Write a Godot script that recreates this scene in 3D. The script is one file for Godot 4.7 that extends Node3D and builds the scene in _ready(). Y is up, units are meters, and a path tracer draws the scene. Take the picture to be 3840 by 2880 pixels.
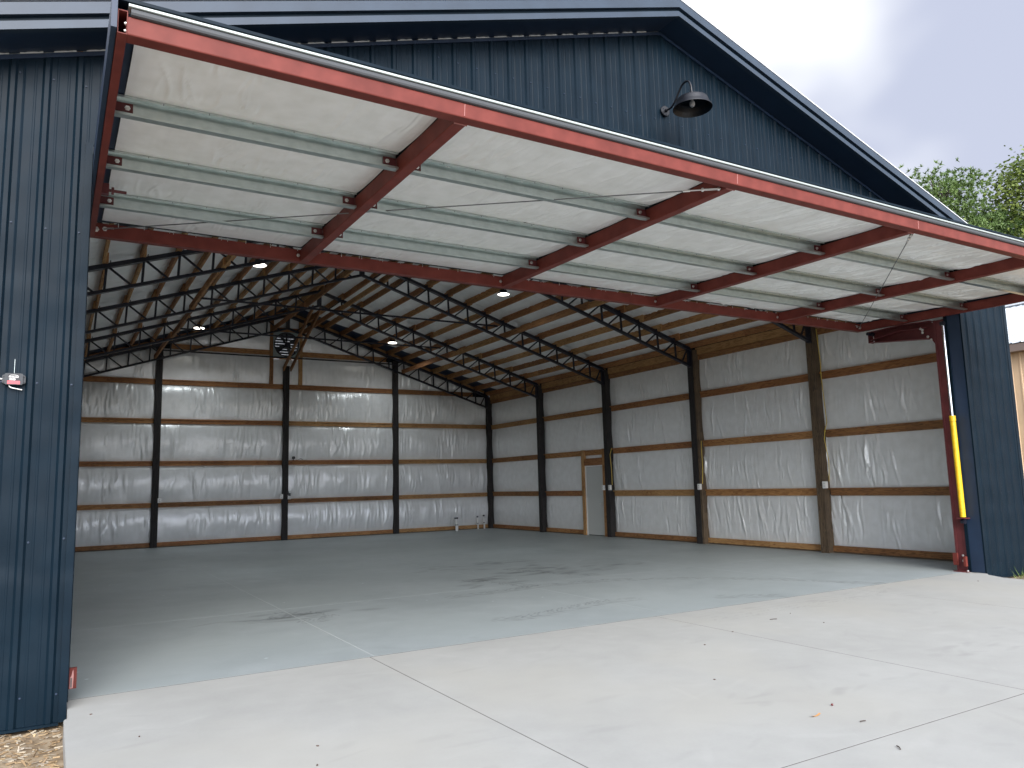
extends Node3D
# A steel-and-timber hangar with its one-piece hydraulic door swung open.

const PITCH := 0.325
const BAY := 3.629
const ZB := -18.272          # inside face of the posts of the back wall
const XS := 7.44             # inside face of the posts of the side walls
const CHORD := 7.33          # top of the top chord at the ridge
const OPEN := 6.24           # half the width of the door opening

var rng := RandomNumberGenerator.new()
var used := {}
var M := {}

# ---------------------------------------------------------------- mesh helper
class MB:
	var v := PackedVector3Array()
	var n := PackedVector3Array()
	var uv := PackedVector2Array()
	func tri(a: Vector3, b: Vector3, c: Vector3, na: Vector3, nb: Vector3, nc: Vector3, ua := Vector2.ZERO, ub := Vector2.ZERO, uc := Vector2.ZERO) -> void:
		v.append(a); v.append(c); v.append(b)
		n.append(na); n.append(nc); n.append(nb)
		uv.append(ua); uv.append(uc); uv.append(ub)
	# corners run anticlockwise as seen from the front
	func quad(a: Vector3, b: Vector3, c: Vector3, d: Vector3, ua := Vector2(0, 0), ub := Vector2(1, 0), uc := Vector2(1, 1), ud := Vector2(0, 1)) -> void:
		var m := (c - a).cross(d - b)
		if m.length_squared() < 1e-16:
			return
		m = m.normalized()
		tri(a, b, c, m, m, m, ua, ub, uc)
		tri(a, c, d, m, m, m, ua, uc, ud)
	func quad_n(a: Vector3, b: Vector3, c: Vector3, d: Vector3, na: Vector3, nb: Vector3, nc: Vector3, nd: Vector3, ua := Vector2(0, 0), ub := Vector2(1, 0), uc := Vector2(1, 1), ud := Vector2(0, 1)) -> void:
		if (c - a).cross(d - b).dot(na + nb + nc + nd) < 0.0:
			tri(a, d, c, na, nd, nc, ua, ud, uc)
			tri(a, c, b, na, nc, nb, ua, uc, ub)
			return
		tri(a, b, c, na, nb, nc, ua, ub, uc)
		tri(a, c, d, na, nc, nd, ua, uc, ud)
	# eight corners: 0-3 the near face anticlockwise, 4-7 the far face behind them
	func hexa(p: Array, s := 1.0, off := 0.0) -> void:
		for f in [[0, 1, 2, 3], [5, 4, 7, 6], [4, 0, 3, 7], [1, 5, 6, 2], [3, 2, 6, 7], [4, 5, 1, 0]]:
			var a: Vector3 = p[f[0]]
			var b: Vector3 = p[f[1]]
			var d: Vector3 = p[f[3]]
			var w := a.distance_to(b)
			var h := a.distance_to(d)
			if w >= h:
				quad(a, b, p[f[2]], d, Vector2(off, off), Vector2(off + w * s, off), Vector2(off + w * s, off + h * s), Vector2(off, off + h * s))
			else:
				quad(a, b, p[f[2]], d, Vector2(off, off), Vector2(off, off + w * s), Vector2(off + h * s, off + w * s), Vector2(off + h * s, off))
	func box(lo: Vector3, hi: Vector3, s := 1.0, off := 0.0) -> void:
		hexa([Vector3(lo.x, lo.y, hi.z), Vector3(hi.x, lo.y, hi.z), hi, Vector3(lo.x, hi.y, hi.z), lo, Vector3(hi.x, lo.y, lo.z), Vector3(hi.x, hi.y, lo.z), Vector3(lo.x, hi.y, lo.z)], s, off)
	func prism(a: Vector3, b: Vector3, up: Vector3, prof: PackedVector2Array, caps := true, off := 0.0) -> void:
		var f := (b - a).normalized()
		var s := f.cross(up).normalized()
		var u := s.cross(f)
		var k := prof.size()
		var ln := a.distance_to(b)
		var per := 0.0
		for i in k:
			var p: Vector2 = prof[i]
			var q: Vector2 = prof[(i + 1) % k]
			var e := p.distance_to(q)
			var d0 := s * p.x + u * p.y
			var d1 := s * q.x + u * q.y
			quad(a + d0, b + d0, b + d1, a + d1, Vector2(off, off + per), Vector2(off + ln, off + per), Vector2(off + ln, off + per + e), Vector2(off, off + per + e))
			per += e
		if caps:
			var t := Geometry2D.triangulate_polygon(prof)
			for j in range(0, t.size(), 3):
				for side in 2:
					var o := a if side == 0 else b
					var m := -f if side == 0 else f
					var x: Array = []
					for r in 3:
						x.append(o + s * prof[t[j + r]].x + u * prof[t[j + r]].y)
					var g: Vector3 = (x[1] - x[0]).cross(x[2] - x[0])
					if g.dot(m) > 0:
						tri(x[0], x[1], x[2], m, m, m)
					else:
						tri(x[0], x[2], x[1], m, m, m)
	func bar(a: Vector3, b: Vector3, w: float, h: float, up := Vector3.UP, off := 0.0) -> void:
		prism(a, b, up, PackedVector2Array([Vector2(-w / 2, -h / 2), Vector2(w / 2, -h / 2), Vector2(w / 2, h / 2), Vector2(-w / 2, h / 2)]), true, off)
	func tube(pts: Array, r: float, seg := 8, caps := true) -> void:
		var rings: Array = []
		var norms: Array = []
		var side := Vector3.ZERO
		for i in pts.size():
			var f: Vector3
			if i == 0: f = pts[1] - pts[0]
			elif i == pts.size() - 1: f = pts[i] - pts[i - 1]
			else: f = (pts[i + 1] - pts[i]).normalized() + (pts[i] - pts[i - 1]).normalized()
			f = f.normalized()
			if side == Vector3.ZERO:
				side = f.cross(Vector3.UP if absf(f.y) < 0.9 else Vector3.RIGHT).normalized()
			else:
				side = (side - f * side.dot(f)).normalized()
			var up := side.cross(f)
			var ring := PackedVector3Array()
			var nn := PackedVector3Array()
			for k in seg:
				var t := TAU * k / seg
				var d := side * cos(t) + up * sin(t)
				nn.append(d); ring.append(pts[i] + d * r)
			rings.append(ring); norms.append(nn)
		for i in pts.size() - 1:
			for k in seg:
				var j := (k + 1) % seg
				quad_n(rings[i][k], rings[i + 1][k], rings[i + 1][j], rings[i][j], norms[i][k], norms[i + 1][k], norms[i + 1][j], norms[i][j])
		if caps:
			for e in [0, pts.size() - 1]:
				var m: Vector3 = (pts[0] - pts[1]).normalized() if e == 0 else (pts[e] - pts[e - 1]).normalized()
				for k in seg:
					var j := (k + 1) % seg
					if e == 0: tri(pts[e], rings[e][k], rings[e][j], m, m, m)
					else: tri(pts[e], rings[e][j], rings[e][k], m, m, m)
	# profile: (radius, distance along axis)
	func lathe(c: Vector3, axis: Vector3, prof: Array, seg := 24) -> void:
		var s := axis.cross(Vector3.UP if absf(axis.y) < 0.9 else Vector3.RIGHT).normalized()
		var t := axis.cross(s)
		for i in prof.size() - 1:
			var p: Vector2 = prof[i]
			var q: Vector2 = prof[i + 1]
			var e := q - p
			var pn := Vector2(e.y, -e.x).normalized()
			for k in seg:
				var d0 := s * cos(TAU * k / seg) + t * sin(TAU * k / seg)
				var d1 := s * cos(TAU * (k + 1) / seg) + t * sin(TAU * (k + 1) / seg)
				var n0 := d0 * pn.x + axis * pn.y
				var n1 := d1 * pn.x + axis * pn.y
				var a := c + d0 * p.x + axis * p.y
				var b := c + d1 * p.x + axis * p.y
				var cc := c + d1 * q.x + axis * q.y
				var d := c + d0 * q.x + axis * q.y
				quad_n(a, b, cc, d, n0, n1, n1, n0)
	func mesh() -> ArrayMesh:
		var arr := []
		arr.resize(Mesh.ARRAY_MAX)
		arr[Mesh.ARRAY_VERTEX] = v
		arr[Mesh.ARRAY_NORMAL] = n
		arr[Mesh.ARRAY_TEX_UV] = uv
		var m := ArrayMesh.new()
		m.add_surface_from_arrays(Mesh.PRIMITIVE_TRIANGLES, arr)
		return m

# ---------------------------------------------------------------- scene helpers
func numbered(called: String, parent: Node) -> String:
	var key := str(parent.get_instance_id()) + called
	var k: int = used.get(key, 0)
	used[key] = k + 1
	return called if k == 0 else "%s_%03d" % [called, k]

func obj(called: String, mb: MB, mt: Material, parent: Node = null) -> MeshInstance3D:
	var p: Node = self if parent == null else parent
	var o := MeshInstance3D.new()
	o.mesh = mb.mesh()
	o.material_override = mt
	o.name = numbered(called, p)
	p.add_child(o, true)
	return o

func node(called: String, parent: Node = null, at := Vector3.ZERO) -> Node3D:
	var p: Node = self if parent == null else parent
	var o := Node3D.new()
	o.name = numbered(called, p)
	o.position = at
	p.add_child(o, true)
	return o

func tag(o: Node, label: String, category: String, group := "") -> Node:
	o.set_meta("label", label)
	o.set_meta("category", category)
	if group: o.set_meta("group", group)
	return o

func struct(o: Node, label: String) -> Node:
	o.set_meta("kind", "structure")
	o.set_meta("label", label)
	o.set_meta("category", o.name.replace("_", " "))
	return o

func L(r: float, g: float, b: float) -> Color:
	return Color(r, g, b).linear_to_srgb()

func mat(c: Color, rough: float, metal := 0.0, tex: Texture2D = null, tri := 0.0) -> StandardMaterial3D:
	var m := StandardMaterial3D.new()
	m.albedo_color = c
	m.roughness = rough
	m.metallic = metal
	if tex:
		m.albedo_texture = tex
		if tri > 0.0:
			m.uv1_triplanar = true
			m.uv1_world_triplanar = true
			m.uv1_scale = Vector3.ONE * tri
	return m

func noise(freq: float, oct: int, sd: int) -> FastNoiseLite:
	var f := FastNoiseLite.new()
	f.noise_type = FastNoiseLite.TYPE_SIMPLEX_SMOOTH
	f.frequency = freq
	f.fractal_octaves = oct
	f.seed = sd
	return f

# a seamless mottled texture from colour a to colour b (both as shown, sRGB)
func mottled(size: int, freq: float, oct: int, a: Color, b: Color, sd: int, gain := 1.0) -> ImageTexture:
	var im := noise(freq, oct, sd).get_seamless_image(size, size)
	im.convert(Image.FORMAT_L8)
	var d := im.get_data()
	var out := PackedByteArray()
	out.resize(d.size() * 3)
	for i in d.size():
		var t := clampf((d[i] / 255.0 - 0.5) * gain + 0.5, 0.0, 1.0)
		out[i * 3] = int(255 * lerpf(a.r, b.r, t))
		out[i * 3 + 1] = int(255 * lerpf(a.g, b.g, t))
		out[i * 3 + 2] = int(255 * lerpf(a.b, b.b, t))
	return ImageTexture.create_from_image(Image.create_from_data(size, size, false, Image.FORMAT_RGB8, out))

func bump_tex(size: int, freq: float, oct: int, sd: int, strength: float) -> ImageTexture:
	var im := noise(freq, oct, sd).get_seamless_image(size, size)
	im.convert(Image.FORMAT_RGBA8)
	im.bump_map_to_normal_map(strength)
	return ImageTexture.create_from_image(im)

# plank texture: u runs 2 m along the grain, v 0.5 m across it
func wood_tex(sd: int, light: Color, dark: Color) -> ImageTexture:
	var w := 512
	var h := 256
	var nz := noise(0.012, 3, sd)
	var fine := noise(0.05, 2, sd + 7)
	var im := Image.create(w, h, false, Image.FORMAT_RGB8)
	var knots: Array = []
	var r := RandomNumberGenerator.new()
	r.seed = sd
	for k in 7:
		knots.append(Vector3(r.randf() * w, r.randf() * h, r.randf_range(3, 6)))
	for y in h:
		for x in w:
			var warp := nz.get_noise_2d(x * 0.5, y * 2.0) * 26.0
			var ring := 0.5 + 0.5 * sin((y + warp) * 0.34 + nz.get_noise_2d(x * 0.2 + 900, y * 1.2) * 9.0)
			ring = pow(ring, 2.2)
			var g := fine.get_noise_2d(x * 0.5, y * 9.0) * 0.5 + 0.5
			var t := clampf(ring * 0.62 + g * 0.36 + nz.get_noise_2d(x * 0.12, y * 0.3 + 300) * 0.35, 0, 1)
			for k in knots:
				var d := Vector2((x - k.x) * 0.55, y - k.y).length()
				if d < k.z * 2.6:
					t = lerpf(t, 1.5, clampf(1.0 - d / (k.z * 1.5), 0, 1))
			im.set_pixel(x, y, light.lerp(dark, clampf(t, 0, 1.25)))
	return ImageTexture.create_from_image(im)

# ---------------------------------------------------------------- foil-faced insulation
# a blanket between o, o+u and o+v, hollowing and creasing along nrm (towards the room)
func blanket(mb: MB, o: Vector3, u: Vector3, v: Vector3, nrm: Vector3, du: float, dv: float, bulge: float, creases: int, opt := {}) -> void:
	var lu := u.length()
	var lv := v.length()
	var nu := maxi(2, int(lu / du))
	var nv := maxi(2, int(lv / dv))
	var hgt := PackedFloat32Array()
	hgt.resize((nu + 1) * (nv + 1))
	var nz := noise(1.0, 2, rng.randi() % 99999)
	var rib: float = opt.get("hold", 0.0)             # held down every so many metres along v
	var amp0: float = opt.get("amp", 0.008)
	var slant0: float = opt.get("slant", 0.12)
	var wid0: float = opt.get("wid", 0.016)
	var shape: float = opt.get("peak", 0.5)
	var cloud: float = opt.get("cloud", 0.45)
	for j in nv + 1:
		var t := float(j) / nv
		var hill := pow(maxf(0.0, sin(PI * pow(t, log(0.5) / log(shape)))), 0.75)
		if rib > 0.0:
			hill = pow(absf(sin(PI * (t * lv + float(opt.get("hold_from", 0.0))) / rib)), 0.7)
		for i in nu + 1:
			var s := float(i) / nu
			var edge := minf(1.0, minf(s, 1.0 - s) * lu / 0.12)
			var x := s * lu
			var y := t * lv
			var d := bulge * hill * (0.75 + 0.25 * edge)
			d += nz.get_noise_2d(x * 0.9, y * 0.7) * bulge * cloud * hill
			d += nz.get_noise_2d(x * 9.0, y * 0.8 + 50.0) * amp0 * 0.32 * hill
			hgt[j * (nu + 1) + i] = d
	var centres: Array = []
	for k in maxi(1, creases / 7):
		centres.append(rng.randf() * lu)
	for k in creases:
		var c: float = centres[rng.randi() % centres.size()] + rng.randfn(0.0, 0.16) * minf(1.0, lu)
		var sl := rng.randfn(0.0, 1.0) * slant0 + float(opt.get("lean", 0.0))
		var w := wid0 * rng.randf_range(0.6, 1.7)
		var a := amp0 * rng.randf_range(0.25, 1.3) * (1.0 if rng.randf() < 0.65 else -1.0)
		var v0 := rng.randf_range(-0.1, 0.55)
		var v1 := v0 + rng.randf_range(0.35, 0.9)
		if rib > 0.0:
			v0 = rng.randf()
			v1 = v0 + rng.randf_range(0.6, 1.6) * rib / lv
		if opt.get("from_end", false):
			if rng.randf() < 0.6: v0 = 0.0; v1 = rng.randf_range(0.25, 0.7)
			else: v1 = 1.0; v0 = rng.randf_range(0.3, 0.75)
		var bend := rng.randfn(0.0, 0.05)
		for j in nv + 1:
			var t := float(j) / nv
			if t < v0 or t > v1: continue
			var win := sin(PI * clampf((t - v0) / (v1 - v0), 0.0, 1.0))
			var q := (t - v0) / (v1 - v0) - 0.5
			var cx := c + sl * (t - 0.5) + bend * q * q * 4.0
			var i0 := maxi(0, int((cx - 3 * w) / lu * nu))
			var i1 := mini(nu, int((cx + 3 * w) / lu * nu) + 1)
			for i in range(i0, i1 + 1):
				var z := (float(i) / nu * lu - cx) / w
				hgt[j * (nu + 1) + i] += a * win * exp(-z * z)
	# taped seams where two widths of the roll meet
	for c in opt.get("seams", []):
		for j in nv + 1:
			var win := 0.35 + 0.65 * sin(PI * float(j) / nv)
			for i in nu + 1:
				var z: float = (float(i) / nu * lu - c - 0.006 * sin(j * 0.9)) / 0.016
				if absf(z) < 3.0:
					hgt[j * (nu + 1) + i] += 0.012 * win * exp(-z * z) * (1.0 if z < 0.4 else -0.6)
	var pos := PackedVector3Array()
	pos.resize(hgt.size())
	var roof: float = opt.get("roof", 0.0)
	for j in nv + 1:
		for i in nu + 1:
			var p := o + u * (float(i) / nu) + v * (float(j) / nv)
			if roof > 0.0:
				var lim := roof - PITCH * absf(p.x)
				var top := minf(o.y + v.y, lim)
				p.y = o.y + maxf(0.0, top - o.y) * float(j) / nv
			pos[j * (nu + 1) + i] = p + nrm * hgt[j * (nu + 1) + i]
	var nn := PackedVector3Array()
	nn.resize(pos.size())
	for j in nv + 1:
		for i in nu + 1:
			var a := pos[j * (nu + 1) + maxi(0, i - 1)]
			var b := pos[j * (nu + 1) + mini(nu, i + 1)]
			var c := pos[maxi(0, j - 1) * (nu + 1) + i]
			var d := pos[mini(nv, j + 1) * (nu + 1) + i]
			var m := (b - a).cross(d - c)
			m = nrm if m.length_squared() < 1e-14 else m.normalized()
			if m.dot(nrm) < 0: m = -m
			nn[j * (nu + 1) + i] = m
	var flip := u.cross(v).dot(nrm) < 0
	for j in nv:
		for i in nu:
			var a := j * (nu + 1) + i
			var b := a + 1
			var c := b + nu + 1
			var d := a + nu + 1
			if flip: mb.quad_n(pos[a], pos[d], pos[c], pos[b], nn[a], nn[d], nn[c], nn[b])
			else: mb.quad_n(pos[a], pos[b], pos[c], pos[d], nn[a], nn[b], nn[c], nn[d])

# ---------------------------------------------------------------- ribbed sheet steel
func rib_profile(x0: float, x1: float) -> Array:
	var pts: Array = [Vector2(x0, 0)]
	var k0 := int(floor((x0 + 6.813) / 0.2286)) - 1
	for k in range(k0, k0 + int((x1 - x0) / 0.2286) + 4):
		var c := -6.813 + 0.2286 * k
		for q in [[-0.032, 0], [-0.015, 0.019], [0.015, 0.019], [0.032, 0], [0.0662, 0], [0.071, 0.0022], [0.081, 0.0022], [0.0862, 0], [0.1424, 0], [0.147, 0.0022], [0.157, 0.0022], [0.162, 0]]:
			var x: float = c + q[0]
			if x > x0 + 0.002 and x < x1 - 0.002:
				pts.append(Vector2(x, q[1]))
	pts.append(Vector2(x1, 0))
	return pts

func siding(mb: MB, t: Transform3D, x0: float, x1: float, y0: float, y1: float, slope := true) -> void:
	var p := rib_profile(x0, x1)
	for i in p.size() - 1:
		var a: Vector2 = p[i]
		var b: Vector2 = p[i + 1]
		var ya := y1 - (PITCH * absf(a.x) if slope else 0.0)
		var yb := y1 - (PITCH * absf(b.x) if slope else 0.0)
		if ya <= y0 and yb <= y0: continue
		mb.quad(t * Vector3(a.x, y0, a.y), t * Vector3(b.x, y0, b.y), t * Vector3(b.x, maxf(yb, y0), b.y), t * Vector3(a.x, maxf(ya, y0), a.y),
			Vector2(a.x, y0), Vector2(b.x, y0), Vector2(b.x, yb), Vector2(a.x, ya))

# a bar that follows the roof slope on one side, plumb at its ends; heights are those at the ridge
func slopebar(mb: MB, sgn: float, x0: float, x1: float, yb: float, yt: float, z0: float, z1: float) -> void:
	var a := minf(sgn * x0, sgn * x1)
	var b := maxf(sgn * x0, sgn * x1)
	var da := PITCH * absf(a)
	var db := PITCH * absf(b)
	mb.hexa([Vector3(a, yb - da, z1), Vector3(b, yb - db, z1), Vector3(b, yt - db, z1), Vector3(a, yt - da, z1), Vector3(a, yb - da, z0), Vector3(b, yb - db, z0), Vector3(b, yt - db, z0), Vector3(a, yt - da, z0)], 1.0, rng.randf() * 3.0)

# ---------------------------------------------------------------- sky
func make_sky() -> Sky:
	var w := 640
	var h := 320
	var big := noise(0.55, 5, 5)
	var wisps := noise(1.3, 4, 17)
	var sun := Vector3(-0.20, 0.46, 0.865).normalized()
	var im := Image.create(w, h, false, Image.FORMAT_RGBF)
	for y in h:
		var th := PI * (y + 0.5) / h
		for x in w:
			var ph := TAU * (x + 0.5) / w
			var d := Vector3(sin(th) * sin(ph), cos(th), -sin(th) * cos(ph))
			var up := maxf(d.y, 0.0)
			var q := d / (up + 0.42)
			var n := big.get_noise_3d(q.x * 1.5, q.z * 1.5, 3.0) + 0.55 * wisps.get_noise_3d(q.x * 2.0, q.z * 2.0, 9.0)
			var t := smoothstep(-0.24, 0.34, n)
			var c := Vector3(0.375, 0.405, 0.51).lerp(Vector3(0.76, 0.775, 0.80), t)
			c = c.lerp(Vector3(0.56, 0.585, 0.66), pow(1.0 - up, 5.0) * 0.5)
			c *= 0.72 + 4.0 * pow(maxf(d.dot(sun), 0.0), 4.0)
			if d.y < 0.0: c = Vector3(0.32, 0.31, 0.28)
			im.set_pixel(x, y, Color(c.x, c.y, c.z))
	var m := PanoramaSkyMaterial.new()
	m.panorama = ImageTexture.create_from_image(im)
	var s := Sky.new()
	s.sky_material = m
	return s

# ---------------------------------------------------------------- concrete with its stains
# stains: a float map that strokes are stamped into; positive darkens, negative lightens
func stamp(map: PackedFloat32Array, w: int, h: int, c: Vector2, rx: float, ry: float, turn: float, a: float) -> void:
	var r := int(maxf(rx, ry)) + 1
	var cs := cos(turn)
	var sn := sin(turn)
	for y in range(maxi(0, int(c.y) - r), mini(h, int(c.y) + r + 1)):
		for x in range(maxi(0, int(c.x) - r), mini(w, int(c.x) + r + 1)):
			var dx := x - c.x
			var dy := y - c.y
			var q := Vector2((dx * cs + dy * sn) / rx, (-dx * sn + dy * cs) / ry).length_squared()
			if q < 1.0:
				map[y * w + x] += a * (1.0 - q)

func tyre(map: PackedFloat32Array, w: int, h: int, org: Vector2, px: float, pts: Array, wide: float, a: float) -> void:
	for i in pts.size() - 1:
		var p: Vector2 = pts[i]
		var q: Vector2 = pts[i + 1]
		var n := int(p.distance_to(q) / 0.055)
		var dir := (q - p).normalized()
		var side := Vector2(-dir.y, dir.x)
		for k in n:
			var c := p.lerp(q, (k + 0.5) / n)
			for s in [-1.0, -0.35, 0.35, 1.0]:
				if rng.randf() < 0.25: continue
				var at: Vector2 = (c + side * wide * 0.5 * s + dir * rng.randf_range(-0.02, 0.02) - org) / px
				stamp(map, w, h, at, rng.randf_range(0.05, 0.1) / px, 0.018 / px, dir.angle() + 0.55 * signf(s) + rng.randf_range(-0.2, 0.2), a * rng.randf_range(0.3, 1.0))

func concrete(w: int, h: int, org: Vector2, px: float, sd: int, a: Color, b: Color, tint: Color, map: PackedFloat32Array, rough_marks: int) -> ImageTexture:
	var n1 := noise(0.006, 5, sd).get_image(w, h); n1.convert(Image.FORMAT_L8)
	var n2 := noise(0.03, 4, sd + 1).get_image(w, h); n2.convert(Image.FORMAT_L8)
	var n3 := noise(0.3, 2, sd + 2).get_image(w, h); n3.convert(Image.FORMAT_L8)
	var n4 := noise(0.0035, 3, sd + 3).get_image(w, h); n4.convert(Image.FORMAT_L8)
	var d1 := n1.get_data()
	var d2 := n2.get_data()
	var d3 := n3.get_data()
	var d4 := n4.get_data()
	for k in rough_marks:                                 # trowel sweeps and scuffs
		var c := Vector2(rng.randf() * w, rng.randf() * h)
		stamp(map, w, h, c, rng.randf_range(0.06, 0.28) / px, rng.randf_range(0.02, 0.06) / px, rng.randfn(0.0, 0.5), rng.randf_range(-0.02, 0.026))
	var out := PackedByteArray()
	out.resize(w * h * 3)
	for i in w * h:
		var t := clampf(d1[i] * 0.0022 + d2[i] * 0.0013 + d3[i] * 0.0007 - 0.04, 0.0, 1.0)
		var g := clampf((d4[i] - 120) * 0.007, 0.0, 0.55)
		var k := 1.0 - map[i]
		out[i * 3] = clampi(int(255.0 * lerpf(lerpf(a.r, b.r, t), tint.r, g) * k), 0, 255)
		out[i * 3 + 1] = clampi(int(255.0 * lerpf(lerpf(a.g, b.g, t), tint.g, g) * k), 0, 255)
		out[i * 3 + 2] = clampi(int(255.0 * lerpf(lerpf(a.b, b.b, t), tint.b, g) * k), 0, 255)
	return ImageTexture.create_from_image(Image.create_from_data(w, h, false, Image.FORMAT_RGB8, out))

func slab_panel(parent: Node, m: Material, poly: PackedVector2Array, top: float, deep: float, org: Vector2, size: Vector2, edge := 0.006) -> void:
	# a cast slab with slightly eased edges; uv by place so the stains run across the joints
	var mb := MB.new()
	var inner := PackedVector2Array()
	var c := Vector2.ZERO
	for p in poly: c += p / poly.size()
	for p in poly: inner.append(p + (c - p).normalized() * edge * 1.4)
	var tris := Geometry2D.triangulate_polygon(inner)
	var uvf := func(p: Vector2) -> Vector2: return (p - org) / size
	for j in range(0, tris.size(), 3):
		var x: Array = []
		var u: Array = []
		for r in 3:
			var p := inner[tris[j + r]]
			x.append(Vector3(p.x, top, p.y)); u.append(uvf.call(p))
		var g: Vector3 = (x[1] - x[0]).cross(x[2] - x[0])
		if g.y > 0: mb.tri(x[0], x[1], x[2], Vector3.UP, Vector3.UP, Vector3.UP, u[0], u[1], u[2])
		else: mb.tri(x[0], x[2], x[1], Vector3.UP, Vector3.UP, Vector3.UP, u[0], u[2], u[1])
	for i in poly.size():
		var p := poly[i]
		var q := poly[(i + 1) % poly.size()]
		var pi := inner[i]
		var qi := inner[(i + 1) % poly.size()]
		var up := uvf.call(p) as Vector2
		var uq := uvf.call(q) as Vector2
		var e := (q - p).normalized()
		var outn := Vector3(e.y, 0, -e.x)
		if outn.dot(Vector3(c.x - p.x, 0, c.y - p.y)) > 0: outn = -outn
		var a := Vector3(p.x, top - edge, p.y)
		var b := Vector3(q.x, top - edge, q.y)
		var ai := Vector3(pi.x, top, pi.y)
		var bi := Vector3(qi.x, top, qi.y)
		var n2 := (outn + Vector3.UP).normalized()
		mb.quad_n(a, b, bi, ai, n2, n2, Vector3.UP, Vector3.UP, up, uq, uq, up)
		var lo := Vector3(0, -deep, 0)
		mb.quad_n(a + lo, b + lo, b, a, outn, outn, outn, outn, up, uq, uq, up)
	obj("slab_panel", mb, m, parent)

# ---------------------------------------------------------------- materials
func make_materials() -> void:
	var dust := mottled(256, 0.02, 4, Color(0.86, 0.87, 0.88), Color(1, 1, 1), 5)
	var scuff := mottled(256, 0.035, 5, Color(0.86, 0.85, 0.85), Color(1, 1, 1), 8, 1.3)
	M.navy = mat(L(0.0058, 0.0150, 0.0245), 0.42, 0.0, dust, 0.45)
	M.navy.metallic_specular = 0.22
	M.navy.normal_enabled = true
	M.navy.normal_texture = bump_tex(256, 0.012, 2, 91, 6.0)
	M.navy.normal_scale = 0.25
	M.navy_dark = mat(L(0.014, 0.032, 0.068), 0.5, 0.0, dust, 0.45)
	M.fascia = mat(L(0.026, 0.046, 0.074), 0.5, 0.0, dust, 0.4)
	M.red = mat(L(0.175, 0.041, 0.032), 0.5, 0.0, scuff, 0.5)
	M.red.metallic_specular = 0.3
	M.red_deep = mat(L(0.13, 0.028, 0.03), 0.5, 0.0, scuff, 0.5)
	M.galv = mat(L(0.58, 0.64, 0.625), 0.28, 0.85, mottled(256, 0.03, 3, Color(0.92, 0.93, 0.93), Color(1, 1, 1), 12, 1.2), 1.0)
	M.bolt = mat(L(0.72, 0.72, 0.70), 0.3, 0.85)
	M.black = mat(L(0.007, 0.008, 0.018), 0.45, 0.0, dust, 0.6)
	M.rubber = mat(L(0.05, 0.055, 0.06), 0.6)
	M.white_trim = mat(L(0.72, 0.76, 0.74), 0.4, 0.2, dust, 0.6)
	M.foil = mat(L(0.91, 0.93, 0.93), 0.33, 0.2, mottled(256, 0.03, 4, Color(0.95, 0.95, 0.945), Color(1, 1, 1), 21), 0.5)
	M.foil_door = mat(L(0.93, 0.945, 0.94), 0.28, 0.06, mottled(256, 0.03, 4, Color(0.94, 0.94, 0.93), Color(1, 1, 1), 25), 0.5)
	M.roofsteel = mat(L(0.75, 0.77, 0.78), 0.4, 0.1, dust, 0.5)
	M.wood = []
	for k in 4:
		var l: Color = [L(0.48, 0.25, 0.095), L(0.42, 0.20, 0.075), L(0.52, 0.305, 0.125), L(0.38, 0.19, 0.07)][k]
		var d: Color = [L(0.19, 0.08, 0.025), L(0.17, 0.065, 0.022), L(0.24, 0.115, 0.04), L(0.14, 0.06, 0.022)][k]
		var t := wood_tex(100 + k * 13, l, d)
		var m := mat(Color.WHITE, 0.72, 0.0, t)
		m.uv1_scale = Vector3(0.5, 2.0, 1)
		M.wood.append(m)
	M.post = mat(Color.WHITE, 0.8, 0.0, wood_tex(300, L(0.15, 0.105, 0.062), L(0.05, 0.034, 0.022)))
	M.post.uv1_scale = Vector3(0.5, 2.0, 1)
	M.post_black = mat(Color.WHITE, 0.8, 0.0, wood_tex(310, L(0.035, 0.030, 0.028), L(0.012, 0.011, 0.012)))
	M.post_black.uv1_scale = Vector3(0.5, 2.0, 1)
	M.white = mat(L(0.78, 0.78, 0.76), 0.5)
	M.yellow = mat(L(0.86, 0.56, 0.015), 0.35, 0.0, mottled(128, 0.06, 3, Color(0.9, 0.88, 0.85), Color(1, 1, 1), 31), 1.5)
	M.chrome = mat(L(0.85, 0.86, 0.86), 0.12, 1.0)
	M.cable = mat(L(0.17, 0.18, 0.19), 0.45, 0.5)
	M.romex = mat(L(0.62, 0.45, 0.08), 0.5)
	M.door_leaf = mat(L(0.55, 0.57, 0.55), 0.5)

func wood_any() -> StandardMaterial3D:
	return M.wood[rng.randi() % 4]

# ---------------------------------------------------------------- the hangar
func plank(parent: Node, called: String, lo: Vector3, hi: Vector3, m: Material = null) -> MeshInstance3D:
	var mb := MB.new()
	mb.box(lo, hi, 1.0, rng.randf() * 4.0)
	return obj(called, mb, wood_any() if m == null else m, parent)

func post(parent: Node, lo: Vector3, hi: Vector3, m: Material, along_z: bool) -> void:
	# three planks laminated into one post: a narrow groove between them
	var p := node("wall_post", parent)
	for k in 3:
		var a := lo
		var b := hi
		if along_z:
			a.z = lerpf(lo.z, hi.z, k / 3.0) + 0.002; b.z = lerpf(lo.z, hi.z, (k + 1) / 3.0) - 0.002
			if k == 1: a.x += 0.003; b.x -= 0.003
		else:
			a.x = lerpf(lo.x, hi.x, k / 3.0) + 0.002; b.x = lerpf(lo.x, hi.x, (k + 1) / 3.0) - 0.002
			if k == 1: a.z += 0.003; b.z -= 0.003
		plank(p, "plank", a, b, m)

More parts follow.
